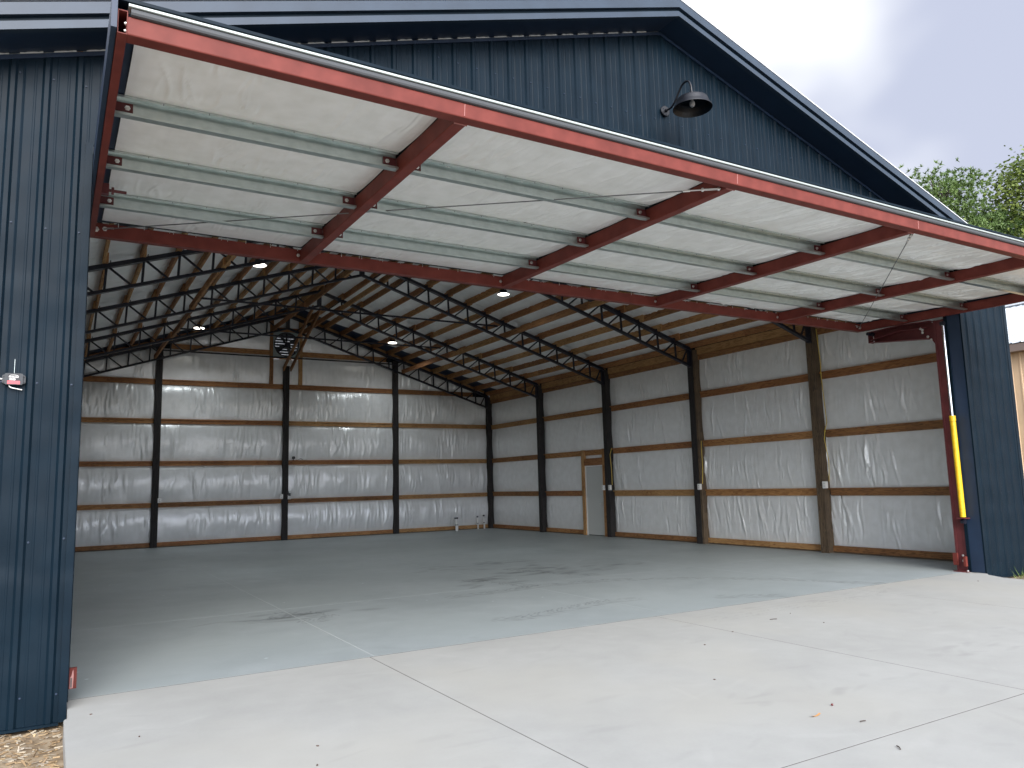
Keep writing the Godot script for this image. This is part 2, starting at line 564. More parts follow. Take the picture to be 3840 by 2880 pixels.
func foil_sheet(parent: Node, o: Vector3, u: Vector3, v: Vector3, nrm: Vector3, creases: int, opt := {}, bulge := 0.05, du := 0.03, dv := 0.07) -> void:
	var mb := MB.new()
	blanket(mb, o, u, v, nrm, du, dv, bulge, creases, opt)
	obj("insulation_sheet", mb, M.foil, parent)

func side_wall(h: Node, s: float) -> void:
	var wall := node("side_wall", h)
	var rows := [[0.145, 1.19], [1.33, 2.41], [2.55, 3.65], [3.79, 4.62]]
	var front := -0.30
	for k in 5:
		var z0 := ZB + BAY * k
		var z1 := z0 + BAY if k < 4 else front
		var is_door := s > 0 and k == 1
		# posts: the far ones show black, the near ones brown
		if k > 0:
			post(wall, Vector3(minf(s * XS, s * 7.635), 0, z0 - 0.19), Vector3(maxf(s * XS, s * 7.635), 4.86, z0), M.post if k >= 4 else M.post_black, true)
			if k == 3:
				plank(wall, "post_cheek", Vector3(minf(s * 7.455, s * 7.635), 0, z0 + 0.002), Vector3(maxf(s * 7.455, s * 7.635), 4.86, z0 + 0.06), M.post)
		else:
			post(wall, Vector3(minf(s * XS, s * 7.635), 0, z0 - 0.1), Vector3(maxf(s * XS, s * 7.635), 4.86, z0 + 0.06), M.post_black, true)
		for r in 4:
			var y0: float = rows[r][0]
			var y1: float = rows[r][1]
			var o := {"amp": 0.019, "slant": 0.14, "wid": 0.0145, "peak": 0.5, "lean": -0.12}
			o["seams"] = [1.15 + 0.25 * (k % 2), 2.98]
			if is_door and r < 2:
				foil_sheet(wall, Vector3(s * 7.642, y0, z0), Vector3(0, 0, -12.50 - z0), Vector3(0, y1 - y0, 0), Vector3(-s, 0, 0), 14, o, 0.025)
				foil_sheet(wall, Vector3(s * 7.642, y0, -11.34), Vector3(0, 0, 0.34), Vector3(0, y1 - y0, 0), Vector3(-s, 0, 0), 2, o, 0.015)
				if r == 1:
					foil_sheet(wall, Vector3(s * 7.642, 2.30, -12.50), Vector3(0, 0, 1.16), Vector3(0, 0.13, 0), Vector3(-s, 0, 0), 2, o, 0.01)
			else:
				foil_sheet(wall, Vector3(s * 7.642, y0, z0), Vector3(0, 0, z1 - z0), Vector3(0, y1 - y0, 0), Vector3(-s, 0, 0), 60, o, 0.03, 0.02 if k >= 2 else 0.03)
		for g in [1.33, 2.55, 3.79]:
			var e0 := z0 + (0.035 if k > 0 else 0.06)
			var e1 := z1 - 0.19
			if k == 4: e1 = front + 0.02
			if is_door and g < 2.0: e1 = -12.53
			var mb := MB.new()
			var off := rng.randf() * 4.0
			mb.box(Vector3(minf(s * 7.597, s * 7.635), g - 0.158, e0), Vector3(maxf(s * 7.597, s * 7.635), g - 0.036, e1), 1.0, off)
			mb.box(Vector3(minf(s * 7.575, s * 7.635), g - 0.035, e0 - 0.055), Vector3(maxf(s * 7.575, s * 7.635), g, e1), 1.0, off)
			obj("wall_girt", mb, wood_any(), wall)
		var b1 := z1 - 0.19
		if k == 4: b1 = front + 0.02
		if is_door: b1 = -12.53
		plank(wall, "sill_board", Vector3(minf(s * 7.582, s * 7.635), 0.03, z0 + 0.002), Vector3(maxf(s * 7.582, s * 7.635), 0.145, b1))
		plank(wall, "sill_plate", Vector3(minf(s * 7.597, s * 7.635), 0.001, z0 + 0.002), Vector3(maxf(s * 7.597, s * 7.635), 0.03, b1), M.post)
		# the built-up header under the eave
		plank(wall, "header_plank", Vector3(minf(s * 7.582, s * 7.635), 4.60, z0 + 0.002), Vector3(maxf(s * 7.582, s * 7.635), 4.725, z1 - 0.19), M.wood[3])
		plank(wall, "header_plank", Vector3(minf(s * 7.56, s * 7.635), 4.735, z0 + 0.002), Vector3(maxf(s * 7.56, s * 7.635), 4.915, z1 - 0.19), M.wood[2])
	# outside sheets
	var t := Transform3D(Basis(Vector3.UP, s * PI / 2), Vector3(s * 7.655, 0, 0))
	var x := 0.004
	while x < 18.44:
		var mb := MB.new()
		var x1 := minf(x + 0.9144, 18.44)
		if s > 0: siding(mb, t, x, x1, -0.09, 5.0, false)
		else: siding(mb, t, -x1, -x, -0.09, 5.0, false)
		obj("siding_panel", mb, M.navy, wall)
		x = x1
	if s > 0:
		# the walk-in door with its rough framing
		var d := node("walk_in_door", h)
		plank(d, "frame_stud", Vector3(7.535, 0, -12.50), Vector3(7.635, 2.56, -12.37), M.wood[2])
		plank(d, "frame_stud", Vector3(7.535, 0, -11.44), Vector3(7.635, 2.56, -11.34), M.wood[0])
		plank(d, "frame_header", Vector3(7.545, 2.09, -12.368), Vector3(7.635, 2.30, -11.442), M.wood[1])
		var f := MB.new()
		f.box(Vector3(7.575, 0.002, -12.368), Vector3(7.62, 2.085, -12.33))
		f.box(Vector3(7.575, 0.002, -11.48), Vector3(7.62, 2.085, -11.442))
		f.box(Vector3(7.575, 2.047, -12.329), Vector3(7.62, 2.085, -11.481))
		obj("door_frame", f, M.white, d)
		var leaf := MB.new()
		leaf.box(Vector3(7.59, 0.02, -12.326), Vector3(7.625, 2.043, -11.484))
		obj("door_leaf", leaf, M.door_leaf, d)
		var kn := MB.new()
		kn.lathe(Vector3(7.59, 0.95, -11.56), Vector3(-1, 0, 0), [Vector2(0.03, 0), Vector2(0.028, 0.012), Vector2(0.012, 0.016), Vector2(0.012, 0.04), Vector2(0.028, 0.045), Vector2(0.03, 0.065), Vector2(0.018, 0.08), Vector2(0.001, 0.082)], 14)
		obj("door_knob", kn, M.bolt, d)

func back_wall(h: Node) -> void:
	var wall := node("back_wall", h)
	var xs := [-7.63, -3.81, 0.0, 3.81, 7.63]
	var rows := [[0.145, 1.165], [1.305, 2.395], [2.54, 3.67], [3.812, 4.86], [5.014, 5.975], [6.125, 7.4]]
	var zi := ZB - 0.15
	for b in 4:
		for r in 6:
			var y0: float = rows[r][0]
			var y1: float = rows[r][1]
			var x0: float = xs[b]
			var x1: float = xs[b + 1]
			if r >= 3:   # nothing above the roof line
				var reach := (7.42 - y0) / PITCH
				x0 = maxf(x0, -reach); x1 = minf(x1, reach)
			if x1 - x0 < 0.1: continue
			var o := {"amp": 0.018, "slant": 0.06, "wid": 0.02, "peak": 0.55}
			if r >= 3: o["roof"] = 7.42
			var seams: Array = []
			for q in 9:
				var sx := -7.0 + 1.83 * q - x0
				if sx > 0.1 and sx < x1 - x0 - 0.1: seams.append(sx)
			o["seams"] = seams
			if r >= 4 and (b == 1 or b == 2):
				# leave the fan's bay to the fan and its framing
				if b == 1:
					foil_sheet(wall, Vector3(x0, y0, zi), Vector3(-0.52 - x0, 0, 0), Vector3(0, y1 - y0, 0), Vector3(0, 0, 1), 16, o, 0.06)
					if r == 4: foil_sheet(wall, Vector3(-0.41, y0, zi), Vector3(0.41, 0, 0), Vector3(0, 0.84, 0), Vector3(0, 0, 1), 3, o, 0.03)
					else: foil_sheet(wall, Vector3(-0.41, 6.80, zi), Vector3(0.41, 0, 0), Vector3(0, 0.62, 0), Vector3(0, 0, 1), 3, o, 0.02)
				else:
					foil_sheet(wall, Vector3(0.52, y0, zi), Vector3(x1 - 0.52, 0, 0), Vector3(0, y1 - y0, 0), Vector3(0, 0, 1), 16, o, 0.06)
					if r == 4: foil_sheet(wall, Vector3(0, y0, zi), Vector3(0.41, 0, 0), Vector3(0, 0.84, 0), Vector3(0, 0, 1), 3, o, 0.03)
					else: foil_sheet(wall, Vector3(0, 6.80, zi), Vector3(0.41, 0, 0), Vector3(0, 0.62, 0), Vector3(0, 0, 1), 3, o, 0.02)
				continue
			foil_sheet(wall, Vector3(x0, y0, zi), Vector3(x1 - x0, 0, 0), Vector3(0, y1 - y0, 0), Vector3(0, 0, 1), 60, o, 0.085)
		for g in [[1.165, 1.305], [2.395, 2.54], [3.67, 3.812], [4.86, 5.014], [5.975, 6.125]]:
			var x0: float = xs[b] + (0.1 if b > 0 else 0.14)
			var x1: float = xs[b + 1] - (0.1 if b < 3 else 0.14)
			var y0: float = g[0]
			var y1: float = g[1]
			if y0 > 4.5:
				var reach := (7.26 - y1) / PITCH
				x0 = maxf(x0, -reach); x1 = minf(x1, reach)
				if y0 > 5.5:
					if b == 1: x1 = -0.54
					if b == 2: x0 = 0.54
			if x1 - x0 < 0.1: continue
			var mb := MB.new()
			var off := rng.randf() * 4.0
			mb.box(Vector3(x0, y0, ZB - 0.145), Vector3(x1, y1 - 0.036, ZB - 0.1), 1.0, off)
			mb.box(Vector3(x0 - 0.02, y1 - 0.035, ZB - 0.145), Vector3(x1 + 0.02, y1, ZB - 0.075), 1.0, off)
			obj("wall_girt", mb, wood_any(), wall)
		plank(wall, "sill_board", Vector3(xs[b] + 0.1, 0.03, ZB - 0.145), Vector3(xs[b + 1] - 0.1, 0.145, ZB - 0.09))
		plank(wall, "sill_plate", Vector3(xs[b] + 0.1, 0.001, ZB - 0.145), Vector3(xs[b + 1] - 0.1, 0.03, ZB - 0.11), M.post)
	for x in [-3.81, 0.0, 3.81]:
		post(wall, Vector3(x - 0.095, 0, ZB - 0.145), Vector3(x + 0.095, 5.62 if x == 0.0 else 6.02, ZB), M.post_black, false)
	# studs that frame the fan
	for s in [-1.0, 1.0]:
		plank(wall, "fan_stud", Vector3(minf(s * 0.415, s * 0.535), 5.016, ZB - 0.143), Vector3(maxf(s * 0.415, s * 0.535), 7.22, ZB - 0.08))
	plank(wall, "fan_header", Vector3(-0.414, 6.77, ZB - 0.143), Vector3(0.414, 6.90, ZB - 0.08))
	plank(wall, "fan_sill", Vector3(-0.414, 5.86, ZB - 0.143), Vector3(0.414, 5.90, ZB - 0.07))
	for s in [-1.0, 1.0]:
		var mb := MB.new()
		slopebar(mb, s, 0.0, 7.4, 7.30, 7.487, ZB - 0.14, ZB - 0.09)
		obj("rake_board", mb, wood_any(), wall)
	# outside sheets, with an opening where the fan blows out
	var t := Transform3D(Basis(Vector3.UP, PI), Vector3(0, 0, ZB - 0.18))
	var x := -7.65
	while x < 7.64:
		var x1 := minf(x + 0.9144, 7.65)
		var cuts: Array = [[x, x1]]
		if x < -0.4 and x1 > -0.4: cuts = [[x, -0.4], [-0.4, minf(x1, 0.4)]]
		elif x < 0.4 and x1 > 0.4: cuts = [[maxf(x, -0.4), 0.4], [0.4, x1]]
		for c in cuts:
			var mb := MB.new()
			if c[0] >= -0.41 and c[1] <= 0.41:
				siding(mb, t, c[0], c[1], -0.09, 5.93)
				siding(mb, t, c[0], c[1], 5.93, 5.935, false)
				siding(mb, t, c[0], c[1], 6.74, 7.495)
			else:
				siding(mb, t, c[0], c[1], -0.09, 7.495)
			obj("siding_panel", mb, M.navy, wall)
		x = x1

func front_wall(h: Node) -> void:
	var wall := node("front_wall", h)
	var t := Transform3D.IDENTITY
	var x := -7.65
	while x < 7.64:
		var x1 := minf(x + 0.9144, 7.65)
		var cuts: Array = [x]
		for c in [-OPEN - 0.05, OPEN + 0.05]:
			if c > x and c < x1: cuts.append(c)
		cuts.append(x1)
		for i in cuts.size() - 1:
			var a: float = cuts[i]
			var b: float = cuts[i + 1]
			if b - a < 0.02: continue
			var mb := MB.new()
			var over := (a + b) / 2 > -OPEN and (a + b) / 2 < OPEN
			siding(mb, t, a, b, 4.40 if over else -0.08, 7.235)
			obj("siding_panel", mb, M.navy, wall)
		x = x1
	# trims: jambs of the opening, the corners, the base angle, the head of the wall
	for s in [-1.0, 1.0]:
		var jm := MB.new()
		jm.box(Vector3(minf(s * OPEN, s * (OPEN + 0.052)), -0.08, 0.001), Vector3(maxf(s * OPEN, s * (OPEN + 0.052)), 4.42, 0.024))
		obj("jamb_trim", jm, M.navy, wall)
		var rt := MB.new()
		rt.box(Vector3(minf(s * OPEN, s * (OPEN + 0.03)), 0.004, -0.255), Vector3(maxf(s * OPEN, s * (OPEN + 0.03)), 4.42, -0.001))
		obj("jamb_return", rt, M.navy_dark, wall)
		var lip := MB.new()
		lip.box(Vector3(minf(s * (OPEN - 0.012), s * OPEN), 0.004, -0.255), Vector3(maxf(s * (OPEN - 0.012), s * OPEN), 4.42, -0.205))
		obj("jamb_lip", lip, M.navy, wall)
		var ct := MB.new()
		ct.box(Vector3(minf(s * 7.577, s * 7.665), -0.085, 0.002), Vector3(maxf(s * 7.577, s * 7.665), 4.80, 0.026))
		ct.box(Vector3(minf(s * 7.657, s * 7.558), -0.085, -0.10), Vector3(maxf(s * 7.657, s * 7.558), 4.80, 0.001))
		obj("corner_trim", ct, M.navy, wall)
		var ba := MB.new()
		ba.prism(Vector3(s * (OPEN + 0.05), -0.085, 0.0), Vector3(s * 7.65, -0.085, 0.0), Vector3.UP, PackedVector2Array([Vector2(-0.03, -0.014), Vector2(0.03, -0.014), Vector2(0.03, 0.004), Vector2(-0.03, 0.004)]))
		obj("base_angle", ba, M.navy, wall)
		var hd := MB.new()
		slopebar(hd, s, 0.0, 7.65, 7.212, 7.25, 0.001, 0.024)
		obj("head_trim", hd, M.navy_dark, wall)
		# liner behind the sheets
		var ln := MB.new()
		slopebar(ln, s, 0.0, OPEN, 4.46 + PITCH * OPEN, 7.46, -0.16, -0.06)
		ln.hexa([Vector3(minf(s * (OPEN + 0.04), s * 7.63), 0, -0.06), Vector3(maxf(s * (OPEN + 0.04), s * 7.63), 0, -0.06), Vector3(maxf(s * (OPEN + 0.04), s * 7.63), 4.9, -0.06), Vector3(minf(s * (OPEN + 0.04), s * 7.63), 4.9, -0.06),
			Vector3(minf(s * (OPEN + 0.04), s * 7.63), 0, -0.26), Vector3(maxf(s * (OPEN + 0.04), s * 7.63), 0, -0.26), Vector3(maxf(s * (OPEN + 0.04), s * 7.63), 4.9, -0.26), Vector3(minf(s * (OPEN + 0.04), s * 7.63), 4.9, -0.26)])
		obj("wall_lining", ln, M.foil, wall)
	# pale foam closures that show under the soffit, one between every two ribs
	for k in 34:
		var c := -6.813 - 3 * 0.2286 + 0.2286 * k
		var a := c + 0.036
		var b := c + 0.2286 - 0.036
		if b > -0.12 or a < -7.5: continue
		var mb := MB.new()
		var y := 7.247 + rng.randf_range(-0.001, 0.002)
		var pts: Array = []
		for q in 6:
			var xx := lerpf(a, b, q / 5.0)
			pts.append(Vector2(xx, y + PITCH * xx + 0.018 + 0.003 * sin(q * 2.1 + k)))
		for q in 5:
			var p0: Vector2 = pts[q]
			var p1: Vector2 = pts[q + 1]
			mb.hexa([Vector3(p0.x, y + PITCH * p0.x, 0.02), Vector3(p1.x, y + PITCH * p1.x, 0.02), Vector3(p1.x, p1.y, 0.02), Vector3(p0.x, p0.y, 0.02), Vector3(p0.x, y + PITCH * p0.x, 0.002), Vector3(p1.x, y + PITCH * p1.x, 0.002), Vector3(p1.x, p1.y, 0.002), Vector3(p0.x, p0.y, 0.002)])
		obj("foam_closure", mb, M.white_trim, wall)
	# screw heads
	var sc := MB.new()
	for k in 66:
		var c := -6.813 - 3 * 0.2286 + 0.2286 * k + 0.045
		for y in [0.12, 1.24, 2.44, 3.67, 4.9, 6.05]:
			if absf(c) < OPEN + 0.06 and y < 4.5: continue
			if y > 7.18 - PITCH * absf(c) or absf(c) > 7.5: continue
			sc.lathe(Vector3(c, y + rng.randf_range(-0.012, 0.012), 0.0005), Vector3(0, 0, 1), [Vector2(0.009, 0), Vector2(0.008, 0.004), Vector2(0.0055, 0.004), Vector2(0.005, 0.010), Vector2(0.0, 0.011)], 6)
	obj("screw_heads", sc, M.navy_dark, wall).set_meta("kind", "stuff")

func roof(h: Node) -> void:
	var r := node("roof", h)
	for s in [-1.0, 1.0]:
		# purlins, one per truss panel and bay
		for i in 13:
			var x := 0.09 if i == 0 else 0.665 + 0.57 * (i - 1)
			for k in 5:
				var z0 := ZB - 0.1 + BAY * k if k == 0 else ZB + BAY * k
				var z1 := ZB + BAY * (k + 1) if k < 4 else -0.17
				var xx: float = s * (x + (0.0 if k % 2 == 0 else 0.042))
				var y := CHORD - PITCH * x
				var mb := MB.new()
				mb.bar(Vector3(xx, y + 0.073, z0 - (0.12 if k > 0 else 0.0)), Vector3(xx, y + 0.073, z1 + (0.12 if k < 4 else 0.0)), 0.045, 0.165, Vector3.UP, rng.randf() * 5.0)
				obj("purlin", mb, wood_any(), r)
		var ep := MB.new()
		ep.bar(Vector3(s * 7.42, CHORD - PITCH * 7.42 + 0.05, ZB), Vector3(s * 7.42, CHORD - PITCH * 7.42 + 0.05, -0.17), 0.04, 0.14, Vector3.UP, 1.3)
		obj("eave_purlin", ep, M.wood[1], r)
		for k in 5:
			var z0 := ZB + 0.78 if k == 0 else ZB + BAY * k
			var z1 := ZB + BAY * (k + 1) if k < 4 else -0.16
			var mb := MB.new()
			var dn := Vector3(-s * PITCH, -1, 0).normalized()
			blanket(mb, Vector3(0, CHORD + 0.158, z0), Vector3(0, 0, z1 - z0), Vector3(s * 7.65, -PITCH * 7.65, 0), dn, 0.045, 0.06, 0.03, 260, {"hold": 0.6, "hold_from": -0.1, "amp": 0.02, "slant": 0.5, "wid": 0.024})
			obj("insulation_sheet", mb, M.foil, r)
		var bs := MB.new()  # dark sheet added to imitate the shade under the roof by the back wall
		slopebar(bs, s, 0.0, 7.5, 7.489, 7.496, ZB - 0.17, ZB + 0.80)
		obj("painted_shade_strip", bs, M.navy_dark, r)
		var rs := MB.new()
		slopebar(rs, s, 0.0, 7.95, 7.50, 7.515, ZB - 0.5, 0.39)
		obj("roof_sheet", rs, M.roofsteel, r)
		var rc := MB.new()
		slopebar(rc, s, 0.0, 0.20, 7.518, 7.534, ZB - 0.5, 0.37)
		obj("ridge_cap", rc, M.roofsteel, r)
		# rake trim in three stepped bands, soffit
		var b1 := MB.new()
		slopebar(b1, s, 0.0, 7.95, 7.258, 7.298, 0.33, 0.388)
		obj("rake_trim", b1, M.fascia, r)
		var b2 := MB.new()
		slopebar(b2, s, 0.0, 7.95, 7.301, 7.33, 0.33, 0.381)
		obj("rake_trim", b2, M.fascia, r)
		var b3 := MB.new()
		slopebar(b3, s, 0.0, 7.95, 7.33, 7.372, 0.33, 0.362)
		obj("rake_trim", b3, M.navy, r)
		var b4 := MB.new()
		slopebar(b4, s, 0.0, 7.95, 7.372, 7.47, 0.33, 0.40)
		obj("rake_trim", b4, M.fascia, r)
		var sf := MB.new()
		slopebar(sf, s, 0.0, 7.9, 7.266, 7.272, 0.0, 0.335)
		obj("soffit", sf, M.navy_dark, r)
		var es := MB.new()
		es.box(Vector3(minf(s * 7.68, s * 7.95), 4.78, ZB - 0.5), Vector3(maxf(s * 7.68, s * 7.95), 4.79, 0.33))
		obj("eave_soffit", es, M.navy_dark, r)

func truss(h: Node) -> Node3D:
	var t := node("roof_truss", h)
	var yb := 6.885
	for s in [-1.0, 1.0]:
		var tc := MB.new()
		slopebar(tc, s, 0.0, 7.43, CHORD - 0.078, CHORD, -0.06, 0.06)
		obj("top_chord", tc, M.black, t)
		var bc := MB.new()
		slopebar(bc, s, 0.0, 7.43, yb - 0.052, yb + 0.004, -0.045, 0.045)
		obj("bottom_chord", bc, M.black, t)
		for i in 12:
			var x := 0.665 + 0.57 * i
			var top := Vector3(s * x, CHORD - 0.05 - PITCH * x, 0)
			var bx := x + 0.02
			var w := MB.new()
			w.bar(top, Vector3(s * bx, yb - 0.02 - PITCH * bx, 0), 0.04, 0.036, Vector3(0, 0, 1))
			obj("web_bar", w, M.black, t)
			var dx := x - 0.40
			var d := MB.new()
			d.bar(top + Vector3(-s * 0.03, 0.0, 0), Vector3(s * dx, yb - 0.02 - PITCH * dx, 0), 0.034, 0.032, Vector3(0, 0, 1))
			obj("web_bar", d, M.black, t)
			var c := MB.new()
			c.box(Vector3(s * x - 0.045, CHORD - PITCH * x - 0.03, -0.05), Vector3(s * x - 0.032, CHORD - PITCH * x + 0.06, 0.05))
			c.box(Vector3(s * x + 0.052, CHORD - PITCH * x - 0.03, -0.05), Vector3(s * x + 0.064, CHORD - PITCH * x + 0.06, 0.05))
			obj("purlin_clip", c, M.black, t)
		var e := MB.new()
		e.bar(Vector3(s * 7.40, CHORD - 0.03 - PITCH * 7.4, 0), Vector3(s * 7.40, yb - 0.06 - PITCH * 7.4, 0), 0.09, 0.07, Vector3(0, 0, 1))
		e.bar(Vector3(s * 7.34, CHORD - 0.06 - PITCH * 7.34, 0), Vector3(s * 7.15, yb - 0.02 - PITCH * 7.15, 0), 0.03, 0.03, Vector3(0, 0, 1))
		obj("end_plate", e, M.black, t)
	var rp := MB.new()
	rp.box(Vector3(-0.055, yb - 0.045, -0.05), Vector3(0.055, CHORD - 0.062, 0.05))
	obj("ridge_plate", rp, M.black, t)
	var tie := MB.new()
	tie.bar(Vector3(-3.84, 5.87, 0.06), Vector3(3.84, 5.87, 0.06), 0.02, 0.045)
	obj("tie_bar", tie, M.black, t)
	return t

func build_hangar() -> void:
	var h := node("metal_hangar")
	tag(h, "dark blue ribbed metal hangar with timber posts, black steel trusses and white foil insulation", "hangar")
	front_wall(h)
	side_wall(h, 1.0)
	side_wall(h, -1.0)
	back_wall(h)
	roof(h)
	var t := truss(h)
	t.position.z = ZB + 0.06
	for k in range(1, 5):
		var c := t.duplicate() as Node3D
		c.name = numbered("roof_truss", h)
		h.add_child(c, true)
		c.position.z = ZB + BAY * k - 0.06
	# planks laid along the building on the bottom chords
	for x in [-3.97, 4.05, -0.50, 0.52]:
		for k in 4:
			var y := 6.885 - PITCH * absf(x)
			var sh: float = 0.042 if k % 2 == 1 else 0.0
			var z0 := ZB + BAY * k - (0.25 if k > 0 else 0.1)
			plank(h, "lateral_brace", Vector3(x + sh, y + 0.003, z0), Vector3(x + sh + 0.04, y + 0.143, ZB + BAY * (k + 1) + 0.2))
	for s in [-1.0, 1.0]:
		var mb := MB.new()
		mb.bar(Vector3(s * 0.118, 5.50, ZB + 0.02), Vector3(s * 0.118, 6.86, ZB + BAY - 0.25), 0.04, 0.14, Vector3.UP, 2.0 + s)
		obj("diagonal_brace", mb, M.wood[3], h)

# ---------------------------------------------------------------- the big door
func tube_profile(w: float, h: float, r := 0.008) -> PackedVector2Array:
	var p := PackedVector2Array()
	for c in [[w / 2 - r, -h / 2 + r, -90], [w / 2 - r, h / 2 - r, 0], [-w / 2 + r, h / 2 - r, 90], [-w / 2 + r, -h / 2 + r, 180]]:
		for k in 3:
			var a := deg_to_rad(c[2] + 45.0 * k)
			p.append(Vector2(c[0] + r * cos(a), c[1] + r * sin(a)))
	return p

func bolt_head(mb: MB, at: Vector3, axis: Vector3, r := 0.014) -> void:
	mb.lathe(at, axis, [Vector2(r * 1.5, 0), Vector2(r * 1.5, r * 0.3), Vector2(r, r * 0.3), Vector2(r, r * 1.1), Vector2(0.0, r * 1.15)], 6)

func build_door() -> void:
	var d := node("hangar_door", null, Vector3(0, 4.178, -1.835))
	d.rotation.x = 0.0141
	tag(d, "one-piece hangar door swung up flat, red steel frame with white insulation and galvanised purlins", "hangar door")
	var DX := 6.163
	var dz := 4.18
	# rails
	var hr := MB.new()
	hr.prism(Vector3(-DX - 0.04, 0.072, 0.05), Vector3(DX + 0.04, 0.072, 0.05), Vector3.UP, tube_profile(0.10, 0.14))
	var hinge := obj("hinge_rail", hr, M.red, d)
	var tips := MB.new()
	var x := -5.95
	while x < 6.0:
		for q in ([0.0] if rng.randf() < 0.75 else [-0.03, 0.03]):
			var a := Vector3(x + q + rng.randf_range(-0.03, 0.03), 0.158, 0.112)
			tips.tube([a, a + Vector3(0, -0.03 - rng.randf() * 0.012, 0)], 0.0035, 5)
		x += 0.26
	obj("screw_tips", tips, M.bolt, hinge).set_meta("kind", "stuff")
	var orl := MB.new()
	orl.prism(Vector3(-DX + 0.012, 0.055, dz - 0.05), Vector3(DX - 0.012, 0.055, dz - 0.05), Vector3.UP, tube_profile(0.10, 0.11))
	obj("outer_rail", orl, M.red, d)
	var seal := MB.new()
	seal.prism(Vector3(-DX + 0.025, 0.132, dz - 0.005), Vector3(DX - 0.025, 0.132, dz - 0.005), Vector3.UP, tube_profile(0.055, 0.044, 0.016))
	obj("rubber_seal", seal, M.rubber, d)
	var cap := MB.new()
	cap.prism(Vector3(-DX + 0.012, 0.166, dz - 0.017), Vector3(DX - 0.012, 0.166, dz - 0.017), Vector3.UP, tube_profile(0.085, 0.018, 0.005))
	obj("edge_cap", cap, mat(L(0.42, 0.47, 0.45), 0.45, 0.3), d)
	for s in [-1.0, 1.0]:
		# the end rails are open square tubes
		var er := MB.new()
		var xo: float = s * (DX + 0.0145)
		var z0 := 0.102
		er.box(Vector3(xo - 0.0255, 0.0, z0), Vector3(xo + 0.0255, 0.005, dz))
		er.box(Vector3(xo - 0.0255, 0.135, z0), Vector3(xo + 0.0255, 0.14, dz))
		er.box(Vector3(xo - 0.0255, 0.0051, z0), Vector3(xo - 0.0205, 0.1349, dz))
		er.box(Vector3(xo + 0.0205, 0.0051, z0), Vector3(xo + 0.0255, 0.1349, dz))
		var end := obj("end_rail", er, M.red, d)
		var plug := MB.new()
		plug.box(Vector3(xo - 0.0203, 0.0053, dz - 0.40), Vector3(xo + 0.0203, 0.1347, dz - 0.39))
		obj("inner_stop", plug, M.red_deep, end)
		for yy in [0.045, 0.09]:
			var bh := MB.new()
			bolt_head(bh, Vector3(xo - s * 0.0204, yy, dz - 0.05), Vector3(s, 0, 0), 0.009)
			obj("bolt", bh, M.bolt, end)
		var et := MB.new()
		et.box(Vector3(minf(s * (DX + 0.043), s * (DX + 0.073)), 0.012, -0.02), Vector3(maxf(s * (DX + 0.043), s * (DX + 0.073)), 0.215, dz + 0.03))
		obj("edge_trim", et, M.navy_dark, d)
		# the strip of bare sheet beside the insulation
		var bs := MB.new()
		bs.box(Vector3(minf(s * (DX - 0.18), s * (DX + 0.04)), 0.176, 0.02), Vector3(maxf(s * (DX - 0.18), s * (DX + 0.04)), 0.184, dz - 0.07))
		obj("bare_strip", bs, M.navy_dark, d)
		var hk := MB.new()
		bolt_head(hk, Vector3(s * (DX - 0.02), 0.07, 0.102), Vector3(0, 0, 1), 0.02)
		bolt_head(hk, Vector3(s * (DX - 0.10), 0.085, 0.102), Vector3(0, 0, 1), 0.016)
		hk.tube([Vector3(s * (DX - 0.10), 0.085, 0.12), Vector3(s * (DX - 0.18), 0.09, 0.14)], 0.008, 6)
		obj("hinge_bolt", hk, M.bolt, d)
	# latch on the left end
	var lt := MB.new()
	lt.box(Vector3(-DX + 0.012, 0.03, 1.30), Vector3(-DX + 0.07, 0.12, 1.37))
	lt.tube([Vector3(-DX + 0.07, 0.07, 1.335), Vector3(-DX + 0.21, 0.07, 1.335)], 0.014, 8)
	lt.lathe(Vector3(-DX + 0.09, 0.07, 1.335), Vector3(1, 0, 0), [Vector2(0.0, 0), Vector2(0.035, 0), Vector2(0.035, 0.02), Vector2(0.0, 0.02)], 8)
	obj("latch_bolt", lt, M.red_deep, d)
	# cross beams
	var beams := [-4.02, -1.34, 1.34, 4.02]
	for bx in beams:
		var mb := MB.new()
		mb.prism(Vector3(bx, 0.074, 0.101), Vector3(bx, 0.074, dz - 0.101), Vector3.UP, tube_profile(0.10, 0.145))
		var beam := obj("cross_beam", mb, M.red, d)
		var wl := MB.new()
		wl.tube([Vector3(bx + 0.052, 0.006, dz - 0.1), Vector3(bx + 0.052, 0.108, dz - 0.1)], 0.007, 6)
		wl.tube([Vector3(bx - 0.052, 0.006, dz - 0.1), Vector3(bx - 0.052, 0.108, dz - 0.1)], 0.007, 6)
		wl.tube([Vector3(bx - 0.02, 0.012, dz + 0.0005), Vector3(bx - 0.015, 0.10, dz + 0.0005)], 0.0045, 6)
		wl.tube([Vector3(bx - 0.05, -0.0005, dz - 0.1), Vector3(bx + 0.05, -0.0005, dz - 0.1)], 0.006, 6)
		obj("weld_bead", wl, mat(L(0.30, 0.11, 0.095), 0.5), beam)
		var b := MB.new()
		bolt_head(b, Vector3(bx - 0.075, 0.07, 0.101), Vector3(0, 0, 1), 0.014)
		obj("bolt", b, M.bolt, beam)
	# galvanised channels and the clips that carry them
	var edges := [-DX + 0.01, -4.02, -1.34, 1.34, 4.02, DX - 0.01]
	var rows := [0.985, 2.005, 3.03]
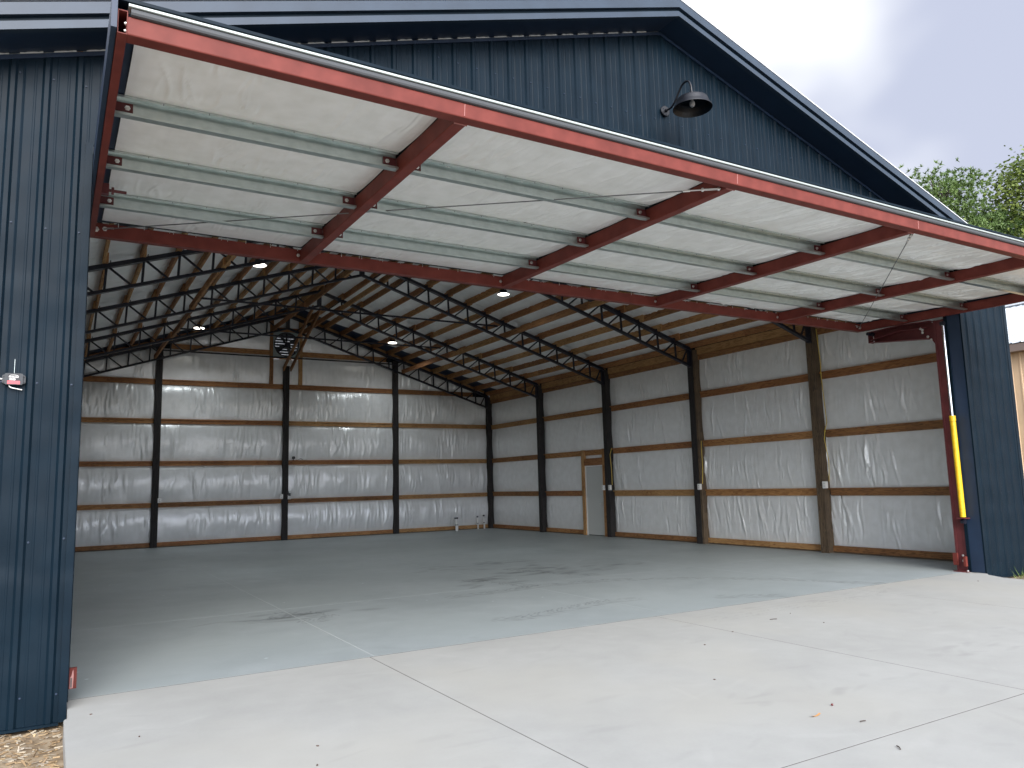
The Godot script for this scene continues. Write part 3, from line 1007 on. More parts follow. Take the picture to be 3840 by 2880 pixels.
	for i in 5:
		var a: float = edges[i] + (0.055 if i > 0 else 0.006)
		var b: float = edges[i + 1] - (0.055 if i < 4 else 0.006)
		for z in rows:
			var mb := MB.new()
			# C section opening to the outer side: web, two flanges, two lips
			var t := 0.003
			var prof := PackedVector2Array([Vector2(-0.032, 0.0), Vector2(0.032, 0.0), Vector2(0.032, 0.018), Vector2(0.032 - t, 0.018), Vector2(0.032 - t, t), Vector2(-0.032 + t, t), Vector2(-0.032 + t, 0.14 - t), Vector2(0.032 - t, 0.14 - t), Vector2(0.032 - t, 0.124), Vector2(0.032, 0.124), Vector2(0.032, 0.14), Vector2(-0.032, 0.14)])
			mb.prism(Vector3(a, 0.028, z), Vector3(b, 0.028, z), Vector3.UP, prof)
			var ch := obj("door_purlin", mb, M.galv, d)
			# saw nicks along the top flange
			var nk := MB.new()
			var xx := a + 0.3
			while xx < b - 0.2:
				nk.box(Vector3(xx, 0.1485, z + 0.0322), Vector3(xx + 0.004, 0.163, z + 0.0335))
				xx += 0.305
			obj("nick_marks", nk, M.rubber, ch).set_meta("kind", "stuff")
			for e in 2:
				var cl := MB.new()
				var c0: float = a + 0.003 if e == 0 else b - 0.113
				cl.box(Vector3(c0, 0.06, z - 0.028), Vector3(c0 + 0.11, 0.135, z - 0.018))
				var clip := obj("clip", cl, M.red_deep, ch)
				var bt := MB.new()
				bolt_head(bt, Vector3(c0 + (0.075 if e == 0 else 0.035), 0.10, z - 0.018), Vector3(0, 0, 1), 0.013)
				obj("bolt", bt, M.bolt, clip)
	# insulation between the channels
	var zr := [0.10, 0.985, 2.005, 3.03, dz - 0.10]
	for i in 5:
		var a: float = edges[i] + (0.05 if i > 0 else 0.06)
		var b: float = edges[i + 1] - (0.05 if i < 4 else 0.06)
		for r in 4:
			var mb := MB.new()
			var z0: float = zr[r] + (0.0 if r == 0 else 0.02)
			var z1: float = zr[r + 1] - (0.0 if r == 3 else 0.02)
			var o := {"amp": 0.0085 + 0.0025 * i, "slant": 0.10 + 0.06 * i, "wid": 0.011, "lean": 0.12 * i, "cloud": 0.2}
			if rng.randf() < 0.6: o["from_end"] = true
			blanket(mb, Vector3(a, 0.172, z0), Vector3(b - a, 0, 0), Vector3(0, 0, z1 - z0), Vector3(0, -1, 0), 0.012, 0.05, 0.03, 36 + 20 * i, o)
			obj("insulation_sheet", mb, M.foil_door, d)
	var sk := MB.new()
	sk.box(Vector3(-DX - 0.04, 0.192, -0.01), Vector3(DX + 0.04, 0.212, dz + 0.01))
	obj("outer_skin", sk, M.navy, d)
	# bracing cables with turnbuckles
	for c in [[Vector3(-1.34, 0.02, dz - 0.13), Vector3(-DX + 0.09, 0.07, 0.14)], [Vector3(1.42, 0.02, dz - 0.13), Vector3(DX - 0.12, 0.03, 0.14)]]:
		var p: Vector3 = c[0]
		var q: Vector3 = c[1]
		var f := (q - p).normalized()
		var mb := MB.new()
		mb.tube([p + f * 0.32, q], 0.0055, 6)
		var cable := obj("brace_cable", mb, M.cable, d)
		var tb := MB.new()
		var side := f.cross(Vector3.UP).normalized() * 0.013
		tb.tube([p, p + f * 0.08], 0.006, 6)
		tb.tube([p + f * 0.08 + side, p + f * 0.22 + side], 0.005, 6)
		tb.tube([p + f * 0.08 - side, p + f * 0.22 - side], 0.005, 6)
		tb.tube([p + f * 0.22, p + f * 0.33], 0.006, 6)
		tb.lathe(p + f * 0.08, f, [Vector2(0.0, -0.012), Vector2(0.018, -0.008), Vector2(0.018, 0.008), Vector2(0.0, 0.012)], 8)
		tb.lathe(p + f * 0.22, f, [Vector2(0.0, -0.012), Vector2(0.018, -0.008), Vector2(0.018, 0.008), Vector2(0.0, 0.012)], 8)
		tb.lathe(p + f * 0.36, f, [Vector2(0.0, -0.04), Vector2(0.011, -0.03), Vector2(0.011, 0.03), Vector2(0.0, 0.04)], 8)
		obj("turnbuckle", tb, M.bolt, cable)

func door_column(s: float, label: String) -> Node3D:
	var c := node("door_column", null, Vector3(6.255 if s > 0 else -6.345, 0, -0.35))
	tag(c, label, "steel column", "door frame columns")
	var mb := MB.new()
	# an H section seen from the opening: two flanges and a web
	mb.box(Vector3(-0.10 if s < 0 else 0.0, 0.012, -0.085), Vector3(0.0 if s < 0 else 0.10, 4.13, 0.085))
	var col := obj("column_shaft", mb, M.red_deep, c)
	var fl := MB.new()
	fl.box(Vector3(minf(-s * 0.012, 0), 0.013, 0.055), Vector3(maxf(-s * 0.012, 0), 4.13, 0.088))
	fl.box(Vector3(minf(-s * 0.012, 0), 0.013, -0.088), Vector3(maxf(-s * 0.012, 0), 4.13, -0.055))
	obj("flange_edge", fl, M.red_deep, c)
	var bp := MB.new()
	bp.box(Vector3(-0.11, 0.001, -0.10), Vector3(0.11, 0.012, 0.12))
	obj("base_plate", bp, M.red_deep, c)
	var st := MB.new()
	var reach := 0.08 if s > 0 else 0.17
	st.box(Vector3(minf(-s * reach, -s * 0.015), 0.09, 0.06), Vector3(maxf(-s * reach, -s * 0.015), 0.245, 0.10))
	st.box(Vector3(minf(-s * 0.05, -s * 0.014), 0.10, -0.12), Vector3(maxf(-s * 0.05, -s * 0.014), 0.29, -0.05))
	var stop := obj("stop_plate", st, M.red, c)
	if s < 0:
		var sc := MB.new()
		# scraped patch: bare primer in a ragged outline
		var ring: Array = [Vector2(0.012, 0.003), Vector2(0.034, 0.003), Vector2(0.037, 0.10), Vector2(0.033, 0.142), Vector2(0.027, 0.125), Vector2(0.022, 0.095), Vector2(0.013, 0.085)]
		for i in range(1, ring.size() - 1):
			var o := Vector3(0.112, 0.092, 0.1012)
			sc.tri(o + Vector3(ring[0].x, ring[0].y, 0), o + Vector3(ring[i].x, ring[i].y, 0), o + Vector3(ring[i + 1].x, ring[i + 1].y, 0), Vector3(0, 0, 1), Vector3(0, 0, 1), Vector3(0, 0, 1))
		obj("primer_patch", sc, mat(L(0.55, 0.27, 0.24), 0.6), stop)
		var gr := MB.new()
		gr.box(Vector3(0.127, 0.10, 0.1014), Vector3(0.14, 0.172, 0.1024))
		obj("bare_patch", gr, mat(L(0.16, 0.12, 0.11), 0.6), stop)
	var bb := MB.new()
	for yy in [0.17, 0.255]:
		bolt_head(bb, Vector3(-s * 0.001, yy, 0.02), Vector3(-s, 0, 0), 0.013)
	bolt_head(bb, Vector3(-s * 0.03, 0.012, 0.09), Vector3(0, 1, 0), 0.018)
	obj("bolt", bb, M.bolt, c)
	# lug that carries the cylinder
	if s < 0: return c
	var lug := MB.new()
	lug.box(Vector3(minf(-s * 0.16, -s * 0.013), 0.845, 0.06), Vector3(maxf(-s * 0.16, -s * 0.013), 0.86, 0.20))
	lug.box(Vector3(minf(-s * 0.13, -s * 0.08), 0.76, 0.10), Vector3(maxf(-s * 0.13, -s * 0.08), 0.844, 0.15))
	obj("cylinder_lug", lug, M.red_deep, c)
	# the hinge arm reaching into the building under the door
	var arm := node("hinge_arm", c)
	var poly := PackedVector2Array([Vector2(-0.085, 4.09), Vector2(-0.085, 3.70), Vector2(-0.16, 3.83), Vector2(-1.20, 3.945), Vector2(-1.22, 4.135), Vector2(-0.62, 4.155), Vector2(-0.20, 4.14)])
	for px in [0.03]:
		var pm := MB.new()
		var xx: float = s * px
		# polygon stands in the z-y plane
		var tr := Geometry2D.triangulate_polygon(poly)
		for face in 2:
			var xf := xx + (0.006 if face == 0 else -0.006)
			var m := Vector3(1, 0, 0) if face == 0 else Vector3(-1, 0, 0)
			for j in range(0, tr.size(), 3):
				var v: Array = []
				for k in 3: v.append(Vector3(xf, poly[tr[j + k]].y, poly[tr[j + k]].x))
				var g: Vector3 = (v[1] - v[0]).cross(v[2] - v[0])
				if g.dot(m) > 0: pm.tri(v[0], v[1], v[2], m, m, m)
				else: pm.tri(v[0], v[2], v[1], m, m, m)
		for j in poly.size():
			var p := poly[j]
			var q := poly[(j + 1) % poly.size()]
			pm.quad(Vector3(xx + 0.006, p.y, p.x), Vector3(xx + 0.006, q.y, q.x), Vector3(xx - 0.006, q.y, q.x), Vector3(xx - 0.006, p.y, p.x))
		obj("side_plate", pm, M.red_deep, arm)
	var fn := MB.new()
	for e in [[-0.16, 3.83, -1.20, 3.945], [-0.16, 4.02, -0.62, 4.055], [-0.62, 4.055, -1.205, 3.985], [-0.10, 4.12, -0.62, 4.15], [-0.62, 4.15, -1.22, 4.13]]:
		fn.bar(Vector3(-s * 0.04, e[1], e[0]), Vector3(-s * 0.04, e[3], e[2]), 0.15, 0.012)
	fn.box(Vector3(minf(-s * 0.115, s * 0.02), 3.935, -1.235), Vector3(maxf(-s * 0.115, s * 0.02), 4.14, -1.222))
	obj("stiffener", fn, M.red_deep, arm)
	var ab := MB.new()
	for e in [[-0.235, 3.99], [-0.235, 3.945], [-0.265, 4.02], [-0.10, 3.80], [-0.15, 3.86]]:
		bolt_head(ab, Vector3(-s * 0.092, e[1], e[0]), Vector3(-s, 0, 0), 0.016)
	obj("bolt", ab, M.bolt, arm)
	var pv := MB.new()
	pv.tube([Vector3(-s * 0.15, 4.10, -1.215), Vector3(s * 0.05, 4.10, -1.215)], 0.03, 10)
	pv.tube([Vector3(-s * 0.12, 4.10, -1.15), Vector3(-s * 0.09, 4.10, -1.15)], 0.022, 8)
	obj("pivot_pin", pv, M.black, arm)
	return c

func build_cylinder() -> void:
	var c := node("hydraulic_cylinder", null, Vector3(6.15, 0, -0.21))
	tag(c, "yellow hydraulic cylinder with chrome rod beside the red column", "hydraulic cylinder")
	var lean := Vector3(-0.01, 1, 0).normalized()
	var b := MB.new()
	b.lathe(Vector3(0, 0.868, 0), lean, [Vector2(0, 0), Vector2(0.036, 0), Vector2(0.043, 0.006), Vector2(0.043, 1.53), Vector2(0.0, 1.53)], 20)
	obj("barrel", b, M.yellow, c)
	var g := MB.new()
	g.lathe(Vector3(0, 0.868, 0) + lean * 1.532, lean, [Vector2(0.0, 0), Vector2(0.040, 0.0), Vector2(0.040, 0.012), Vector2(0.048, 0.014), Vector2(0.048, 0.095), Vector2(0.040, 0.10), Vector2(0.0, 0.10)], 20)
	obj("gland", g, M.yellow, c)
	var r := MB.new()
	r.tube([Vector3(0, 0.868, 0) + lean * 1.60, Vector3(0, 0.868, 0) + lean * 3.16], 0.022, 14)
	obj("piston_rod", r, M.chrome, c)
	var e := MB.new()
	e.lathe(Vector3(0, 0.868, 0) + lean * 3.16 + Vector3(0, 0, -0.03), Vector3(0, 0, 1), [Vector2(0.0, 0), Vector2(0.038, 0.0), Vector2(0.038, 0.06), Vector2(0.0, 0.06)], 14)
	obj("rod_eye", e, M.black, c)
	var f := MB.new()
	f.lathe(Vector3(0.0, 0.80, -0.03), Vector3(0, 0, 1), [Vector2(0.0, 0), Vector2(0.04, 0.0), Vector2(0.04, 0.06), Vector2(0.0, 0.06)], 14)
	f.box(Vector3(-0.025, 0.80, -0.025), Vector3(0.025, 0.867, 0.025))
	obj("foot_eye", f, M.black, c)

# ---------------------------------------------------------------- fittings
func build_barn_light() -> void:
	var l := node("barn_light", null, Vector3(0.016, 6.18, 0.02))
	tag(l, "dark gooseneck barn light with a bare bulb on the blue gable wall", "wall lamp")
	var dk := mat(L(0.006, 0.007, 0.010), 0.38)
	var ax := Vector3(0, 0, 1)
	var b := MB.new()
	b.lathe(Vector3.ZERO, ax, [Vector2(0.068, 0), Vector2(0.068, 0.016), Vector2(0.062, 0.022), Vector2(0.022, 0.024), Vector2(0.020, 0.05), Vector2(0.0, 0.05)], 28)
	obj("wall_plate", b, dk, l)
	for a in [0.6, 2.7, 4.8]:
		var sc := MB.new()
		bolt_head(sc, Vector3(cos(a) * 0.045, sin(a) * 0.045, 0.0225), ax, 0.006)
		obj("screw", sc, M.black, l)
	var g := MB.new()
	var zy := [[0.02, 0.004], [0.075, -0.004], [0.12, -0.002], [0.157, 0.014], [0.19, 0.042], [0.22, 0.072], [0.264, 0.127], [0.295, 0.162], [0.325, 0.190], [0.365, 0.207], [0.405, 0.206], [0.44, 0.190], [0.465, 0.155], [0.48, 0.10], [0.482, 0.03]]
	var pts: Array = []
	for p in zy: pts.append(Vector3(0, p[1], p[0]))
	g.tube(pts, 0.0125, 12)
	obj("gooseneck_arm", g, dk, l)
	var s := MB.new()
	var c := Vector3(0, 0.0, 0.482)
	var dn := Vector3(0, -1, 0)
	s.lathe(c, dn, [Vector2(0.0, -0.05), Vector2(0.018, -0.045), Vector2(0.022, -0.03), Vector2(0.034, -0.02), Vector2(0.038, 0.03), Vector2(0.05, 0.035), Vector2(0.150, 0.048), Vector2(0.178, 0.058), Vector2(0.190, 0.075), Vector2(0.205, 0.125), Vector2(0.232, 0.172), Vector2(0.234, 0.180)], 40)
	s.lathe(c, dn, [Vector2(0.231, 0.180), Vector2(0.202, 0.128), Vector2(0.186, 0.078), Vector2(0.172, 0.064), Vector2(0.0, 0.052)], 40)
	obj("lamp_shade", s, dk, l)
	var bu := MB.new()
	bu.lathe(c, dn, [Vector2(0.0, 0.05), Vector2(0.016, 0.055), Vector2(0.018, 0.075), Vector2(0.030, 0.10), Vector2(0.034, 0.122), Vector2(0.028, 0.145), Vector2(0.014, 0.158), Vector2(0.0, 0.161)], 20)
	obj("bulb", bu, M.white, l)

func build_receiver() -> void:
	var r := node("remote_receiver", null, Vector3(-6.688, 2.452, 0.004))
	tag(r, "small dark receiver box with a red label and aerial on the blue wall", "receiver box")
	var cs := mat(L(0.022, 0.028, 0.034), 0.5)
	var b := MB.new()
	b.prism(Vector3(0, 0, 0), Vector3(0, 0, 0.05), Vector3.UP, tube_profile(0.118, 0.086, 0.012))
	b.prism(Vector3(0, 0, 0.0), Vector3(0, 0, 0.03), Vector3.UP, tube_profile(0.150, 0.066, 0.012))
	obj("case", b, cs, r)
	var lb := MB.new()
	lb.box(Vector3(-0.038, -0.014, 0.0501), Vector3(0.038, 0.036, 0.0508))
	var lab := obj("black_label", lb, mat(L(0.006, 0.006, 0.012), 0.4), r)
	var rd := MB.new()
	rd.box(Vector3(-0.040, -0.038, 0.0501), Vector3(0.040, -0.0145, 0.0510))
	obj("red_label", rd, mat(L(0.72, 0.07, 0.09), 0.35), r)
	var pr := MB.new()
	# the white print: an arch over a line of lettering and two small blocks
	for k in 12:
		var t0 := -0.030 + 0.06 * k / 12.0
		var t1 := -0.030 + 0.06 * (k + 1) / 12.0
		var y0 := 0.020 + 0.011 * sqrt(maxf(0.0, 1.0 - pow(t0 / 0.0305, 2)))
		var y1 := 0.020 + 0.011 * sqrt(maxf(0.0, 1.0 - pow(t1 / 0.0305, 2)))
		pr.quad(Vector3(t0, y0 - 0.003, 0.0511), Vector3(t1, y1 - 0.003, 0.0511), Vector3(t1, y1, 0.0511), Vector3(t0, y0, 0.0511))
	for k in 7:
		pr.quad(Vector3(-0.031 + k * 0.009, 0.0125, 0.0511), Vector3(-0.025 + k * 0.009, 0.0125, 0.0511), Vector3(-0.025 + k * 0.009, 0.0185, 0.0511), Vector3(-0.031 + k * 0.009, 0.0185, 0.0511))
	pr.quad(Vector3(-0.031, 0.0095, 0.0511), Vector3(0.031, 0.0095, 0.0511), Vector3(0.031, 0.0108, 0.0511), Vector3(-0.031, 0.0108, 0.0511))
	for k in 4:
		pr.quad(Vector3(-0.028, -0.010 + k * 0.004, 0.0511), Vector3(-0.006, -0.010 + k * 0.004, 0.0511), Vector3(-0.006, -0.0078 + k * 0.004, 0.0511), Vector3(-0.028, -0.0078 + k * 0.004, 0.0511))
	pr.quad(Vector3(-0.003, -0.010, 0.0511), Vector3(0.010, -0.010, 0.0511), Vector3(0.010, 0.003, 0.0511), Vector3(-0.003, 0.003, 0.0511))
	obj("print", pr, M.white, lab)
	for x in [-0.064, 0.064]:
		for y in [-0.02, 0.022]:
			var sc := MB.new()
			sc.lathe(Vector3(x, y, 0.03), Vector3(0, 0, 1), [Vector2(0.0075, 0), Vector2(0.0075, 0.004), Vector2(0.0, 0.0045)], 8)
			obj("screw", sc, M.black, r)
	var an := MB.new()
	an.tube([Vector3(0, 0.043, 0.02), Vector3(0, 0.155, 0.02)], 0.0022, 6)
	obj("aerial", an, M.galv, r)
	var w := MB.new()
	w.tube([Vector3(-0.03, -0.043, 0.02), Vector3(-0.024, -0.058, 0.03), Vector3(-0.008, -0.066, 0.032), Vector3(0.022, -0.072, 0.03), Vector3(0.055, -0.078, 0.026)], 0.0042, 8)
	obj("white_wire", w, M.white, r)
	var sd := MB.new()
	sd.lathe(Vector3(-0.075, 0.0, 0.02), Vector3(-1, 0, 0), [Vector2(0.007, 0), Vector2(0.007, 0.012), Vector2(0.0, 0.013)], 8)
	obj("side_plug", sd, M.bolt, r)

func build_lights() -> void:
	var glow := mat(Color(1, 1, 1), 0.4)
	glow.emission_enabled = true
	glow.emission = Color(1.0, 0.98, 0.93)
	glow.emission_energy_multiplier = 6.0
	var first := node("high_bay_light", null, Vector3(-2.93, 6.24, -9.1))
	var b := MB.new()
	var up := Vector3.UP
	b.lathe(Vector3.ZERO, up, [Vector2(0.150, -0.012), Vector2(0.155, 0.0), Vector2(0.150, 0.02), Vector2(0.10, 0.04), Vector2(0.085, 0.09), Vector2(0.0, 0.095)], 28)
	obj("housing", b, M.black, first)
	var g := MB.new()
	g.lathe(Vector3(0, -0.011, 0), Vector3.DOWN, [Vector2(0.140, 0.0), Vector2(0.138, 0.006), Vector2(0.0, 0.009)], 28)
	obj("lens", g, glow, first)
	var k := MB.new()
	k.tube([Vector3(0, 0.095, 0), Vector3(0.01, 0.13, 0), Vector3(0, 0.17, 0), Vector3(0.0, 0.26, 0)], 0.008, 6)
	k.tube([Vector3(0.03, 0.09, 0), Vector3(0.07, 0.13, 0.01), Vector3(0.06, 0.19, 0), Vector3(0.09, 0.25, 0)], 0.006, 6)
	obj("hanger", k, M.black, first)
	var at := [Vector3(-2.93, 6.24, -9.1), Vector3(2.93, 6.24, -9.1), Vector3(-2.98, 6.31, -16.5), Vector3(2.98, 6.31, -16.5)]
	var lab := ["lit round high-bay light under the roof, nearer pair, on the fan's left side", "lit round high-bay light just below the middle of the door's hinge rail", "lit round high-bay light near the back wall, on the fan's left side", "lit round high-bay light near the back wall, on the fan's right side"]
	for i in 4:
		var o: Node3D = first
		if i > 0:
			o = first.duplicate() as Node3D
			o.name = numbered("high_bay_light", self)
			add_child(o, true)
		o.position = at[i]
		tag(o, lab[i], "ceiling light", "high-bay lights under the roof")
		var s := SpotLight3D.new()
		s.name = "lamp"
		s.position = at[i] + Vector3(0, -0.03, 0)
		s.rotation.x = -PI / 2
		s.spot_angle = 70.0
		s.spot_range = 30.0
		s.spot_attenuation = 2.0
		s.light_energy = 3.2
		s.light_size = 0.14
		s.light_color = Color(0.95, 0.98, 1.0)
		s.shadow_enabled = true
		s.name = "high_bay_lamp_%03d" % i
		add_child(s)

func build_fan() -> void:
	var f := node("exhaust_fan", null, Vector3(-0.005, 6.335, ZB - 0.06))
	tag(f, "round black exhaust fan with louvred shutter high in the back wall", "fan")
	var pl := MB.new()
	var R := 0.395
	for k in 48:
		var a0 := TAU * k / 48
		var a1 := TAU * (k + 1) / 48
		var e := func(a: float) -> Vector3:
			var m := maxf(absf(cos(a)), absf(sin(a)))
			return Vector3(cos(a) / m * 0.43, sin(a) / m * 0.425, 0)
		var p0 := Vector3(cos(a0), sin(a0), 0) * R
		var p1 := Vector3(cos(a1), sin(a1), 0) * R
		pl.quad(p0, e.call(a0), e.call(a1), p1)
	obj("mounting_plate", pl, mat(L(0.30, 0.36, 0.35), 0.45, 0.3), f)
	var rg := MB.new()
	rg.lathe(Vector3(0, 0, 0.01), Vector3(0, 0, -1), [Vector2(R + 0.012, -0.02), Vector2(R + 0.012, 0.008), Vector2(R - 0.005, 0.008), Vector2(R - 0.012, 0.10), Vector2(R - 0.016, 0.10), Vector2(R - 0.012, -0.02), Vector2(R + 0.012, -0.02)], 48)
	obj("venturi_ring", rg, M.black, f)
	var gd := MB.new()
	for q in [0.10, 0.2, 0.3]:
		var pts: Array = []
		for k in 33: pts.append(Vector3(cos(TAU * k / 32) * q, sin(TAU * k / 32) * q, 0.03))
		gd.tube(pts, 0.003, 5, false)
	for k in 12:
		var a := TAU * k / 12
		gd.tube([Vector3(cos(a) * 0.06, sin(a) * 0.06, 0.03), Vector3(cos(a) * R, sin(a) * R, 0.02)], 0.003, 5)
	obj("guard", gd, M.black, f)
	var mo := MB.new()
	mo.lathe(Vector3(0.02, 0, 0.10), Vector3(0, 0, -1), [Vector2(0.0, 0), Vector2(0.075, 0.004), Vector2(0.085, 0.02), Vector2(0.085, 0.13), Vector2(0.0, 0.14)], 18)
	mo.box(Vector3(-0.30, -0.29, -0.02), Vector3(-0.26, -0.26, 0.02))
	mo.bar(Vector3(-0.02, -0.02, 0.0), Vector3(-0.28, -0.275, 0.0), 0.05, 0.03, Vector3(0, 0, 1))
	mo.bar(Vector3(0.02, 0.02, 0.0), Vector3(0.28, -0.275, 0.0), 0.04, 0.03, Vector3(0, 0, 1))
	mo.bar(Vector3(0.0, 0.05, 0.0), Vector3(0.0, R - 0.01, 0.0), 0.05, 0.03, Vector3(0, 0, 1))
	obj("motor", mo, M.black, f)
	for k in 4:
		var a := TAU * k / 4 + 0.5
		var d := Vector3(cos(a), sin(a), 0)
		var s := Vector3(-sin(a), cos(a), 0)
		var mb := MB.new()
		mb.quad(d * 0.07 - s * 0.03 + Vector3(0, 0, -0.05), d * 0.36 - s * 0.08 + Vector3(0, 0, -0.075), d * 0.37 + s * 0.07 + Vector3(0, 0, -0.035), d * 0.07 + s * 0.04 + Vector3(0, 0, -0.035))
		obj("blade", mb, mat(L(0.05, 0.055, 0.06), 0.4, 0.4), f)
	for k in 9:
		var y := -0.36 + 0.09 * k
		var mb := MB.new()
		mb.hexa([Vector3(-0.40, y - 0.046, -0.100), Vector3(0.40, y - 0.046, -0.100), Vector3(0.40, y - 0.043, -0.100), Vector3(-0.40, y - 0.043, -0.100), Vector3(-0.40, y + 0.037, -0.117), Vector3(0.40, y + 0.037, -0.117), Vector3(0.40, y + 0.040, -0.117), Vector3(-0.40, y + 0.040, -0.117)])
		obj("louvre_slat", mb, mat(L(0.12, 0.14, 0.15), 0.5), f)

func outlet(at: Vector3, face: Vector3, label: String, cable: Array) -> void:
	var o := node("outlet_box", null, at)
	tag(o, label, "outlet box", "outlet boxes on the posts")
	var b := MB.new()
	b.prism(Vector3.ZERO, face * 0.055, Vector3.UP, tube_profile(0.095, 0.145, 0.01))
	obj("box", b, M.white, o)
	var c := MB.new()
	c.prism(face * 0.055, face * 0.062, Vector3.UP, tube_profile(0.07, 0.115, 0.006))
	obj("cover", c, M.white, o)
	var hs := MB.new()
	for y in [-0.028, 0.028]:
		hs.prism(face * 0.062 + Vector3(0, y, 0), face * 0.0635 + Vector3(0, y, 0), Vector3.UP, tube_profile(0.03, 0.034, 0.008))
	obj("socket", hs, M.door_leaf, o)
	if cable.size() > 1:
		var t := MB.new()
		t.tube(cable, 0.009, 6)
		obj("cable", t, M.romex, o)

func build_small_things() -> void:
	var ix := Vector3(-1, 0, 0)
	outlet(Vector3(7.438, 1.40, -3.70), ix, "white outlet box on the brown side-wall post nearest the door", [Vector3(0.02, 0.07, 0.07), Vector3(0.03, 0.5, 0.09), Vector3(0.0, 0.95, 0.045), Vector3(0.03, 1.15, 0.06), Vector3(0.05, 1.30, 0.10), Vector3(0.05, 2.3, 0.05), Vector3(0.05, 2.55, 0.06), Vector3(0.03, 3.3, 0.03)])
	outlet(Vector3(7.438, 1.40, -7.345), ix, "white outlet box on the second side-wall post from the door", [Vector3(0.02, 0.07, 0.06), Vector3(0.03, 0.5, 0.09), Vector3(0.03, 0.95, 0.08), Vector3(0.06, 1.14, 0.06)])
	outlet(Vector3(7.438, 1.415, -10.95), ix, "white outlet box on the black post, nearer the big door than the walk-in door", [Vector3(0.02, 0.07, 0.05), Vector3(0.02, 0.5, 0.05), Vector3(0.01, 0.95, 0.02), Vector3(0.06, 1.14, 0.04)])
	outlet(Vector3(7.438, 1.415, -11.26), ix, "white switch box between the black post and the walk-in door", [])
	var iz := Vector3(0, 0, 1)
	outlet(Vector3(-3.69, 1.37, ZB - 0.02), iz, "white outlet box on the back-wall post left of the fan", [])
	outlet(Vector3(-0.125, 1.38, ZB - 0.02), iz, "white outlet box on the left edge of the post below the fan", [])
	outlet(Vector3(0.125, 1.36, ZB - 0.02), iz, "white outlet box holding a black plug on the post below the fan", [])
	var pg := MB.new()
	pg.prism(Vector3(0.125, 1.44, ZB + 0.0), Vector3(0.125, 1.44, ZB + 0.07), Vector3.UP, tube_profile(0.07, 0.09, 0.012))
	pg.tube([Vector3(0.10, 1.48, ZB + 0.03), Vector3(0.10, 1.54, ZB + 0.03)], 0.008, 6)
	tag(obj("plug_adaptor", pg, M.black), "small black plug adaptor on the outlet below the fan", "plug")
	var cm := node("security_camera", null, Vector3(0.28, 2.542, ZB - 0.11))
	tag(cm, "small black camera standing on a back-wall girt beside the post below the fan", "camera")
	var a := MB.new()
	a.lathe(Vector3.ZERO, Vector3.UP, [Vector2(0.035, 0), Vector2(0.03, 0.012), Vector2(0.008, 0.016), Vector2(0.008, 0.04), Vector2(0.0, 0.04)], 12)
	obj("stand", a, M.black, cm)
	var b := MB.new()
	b.prism(Vector3(0, 0.08, -0.03), Vector3(0, 0.08, 0.03), Vector3.UP, tube_profile(0.09, 0.085, 0.02))
	obj("camera_body", b, M.black, cm)
	var ln := MB.new()
	ln.lathe(Vector3(0, 0.08, 0.03), Vector3(0, 0, 1), [Vector2(0.026, 0), Vector2(0.024, 0.008), Vector2(0.0, 0.009)], 12)
	obj("lens", ln, M.rubber, cm)
	var ad := MB.new()
	ad.box(Vector3(0.58, 2.5405, ZB - 0.12), Vector3(0.71, 2.585, ZB - 0.08))
	var adp := obj("power_adaptor", ad, M.white)
	tag(adp, "white power adaptor with black lead lying on the back-wall girt", "adaptor")
	var ld := MB.new()
	ld.tube([Vector3(0.58, 2.56, ZB - 0.1), Vector3(0.52, 2.59, ZB - 0.09), Vector3(0.46, 2.575, ZB - 0.1), Vector3(0.42, 2.548, ZB - 0.1), Vector3(0.34, 2.548, ZB - 0.1)], 0.006, 5)
	obj("lead", ld, M.black, adp)
	# capped drain stubs near the far corner
	for p in [[5.92, -17.88, 0.055, 0.47, "thick white capped drain pipe stub near the back wall corner"], [6.93, -18.18, 0.028, 0.47, "thin white capped pipe stub with a joint, middle one of three by the back wall"], [7.20, -18.20, 0.03, 0.50, "thin white capped pipe stub closest to the corner post"]]:
		var n := node("pipe_stub", null, Vector3(p[0], 0, p[1]))
		tag(n, p[4], "pipe", "pipe stubs by the back wall")
		var r: float = p[2]
		var hh: float = p[3]
		var q := MB.new()
		q.lathe(Vector3(0, 0.0, 0), Vector3.UP, [Vector2(r, 0), Vector2(r, hh * 0.45)], 16)
		q.lathe(Vector3(-0.02, hh * 0.47, 0), Vector3.UP, [Vector2(r, 0), Vector2(r, hh * 0.47)], 16)
		obj("pipe", q, M.white, n)
		var cp := MB.new()
		cp.lathe(Vector3(-0.02, hh * 0.94, 0), Vector3.UP, [Vector2(r * 1.2, -0.02), Vector2(r * 1.2, 0.03), Vector2(0.0, 0.032)], 16)
		cp.lathe(Vector3(-0.01, hh * 0.45, 0), Vector3.UP, [Vector2(r * 1.12, -0.012), Vector2(r * 1.12, 0.012)], 16)
		obj("cap", cp, M.black, n)

# ---------------------------------------------------------------- outdoors
class Leaves:
	var v := PackedVector3Array()
	var n := PackedVector3Array()
	var c := PackedColorArray()
	func face(a: Vector3, b: Vector3, d: Vector3, col: Color) -> void:
		var m := (b - a).cross(d - a).normalized()
		for p in [a, d, b]:
			v.append(p); n.append(m); c.append(col)
	func mesh() -> ArrayMesh:
		var arr := []
		arr.resize(Mesh.ARRAY_MAX)
		arr[Mesh.ARRAY_VERTEX] = v
		arr[Mesh.ARRAY_NORMAL] = n
		arr[Mesh.ARRAY_COLOR] = c
		var m := ArrayMesh.new()
		m.add_surface_from_arrays(Mesh.PRIMITIVE_TRIANGLES, arr)
		return m

func rdir() -> Vector3:
	var z := rng.randf_range(-1, 1)
	var a := rng.randf() * TAU
	return Vector3(sqrt(1 - z * z) * cos(a), z, sqrt(1 - z * z) * sin(a))

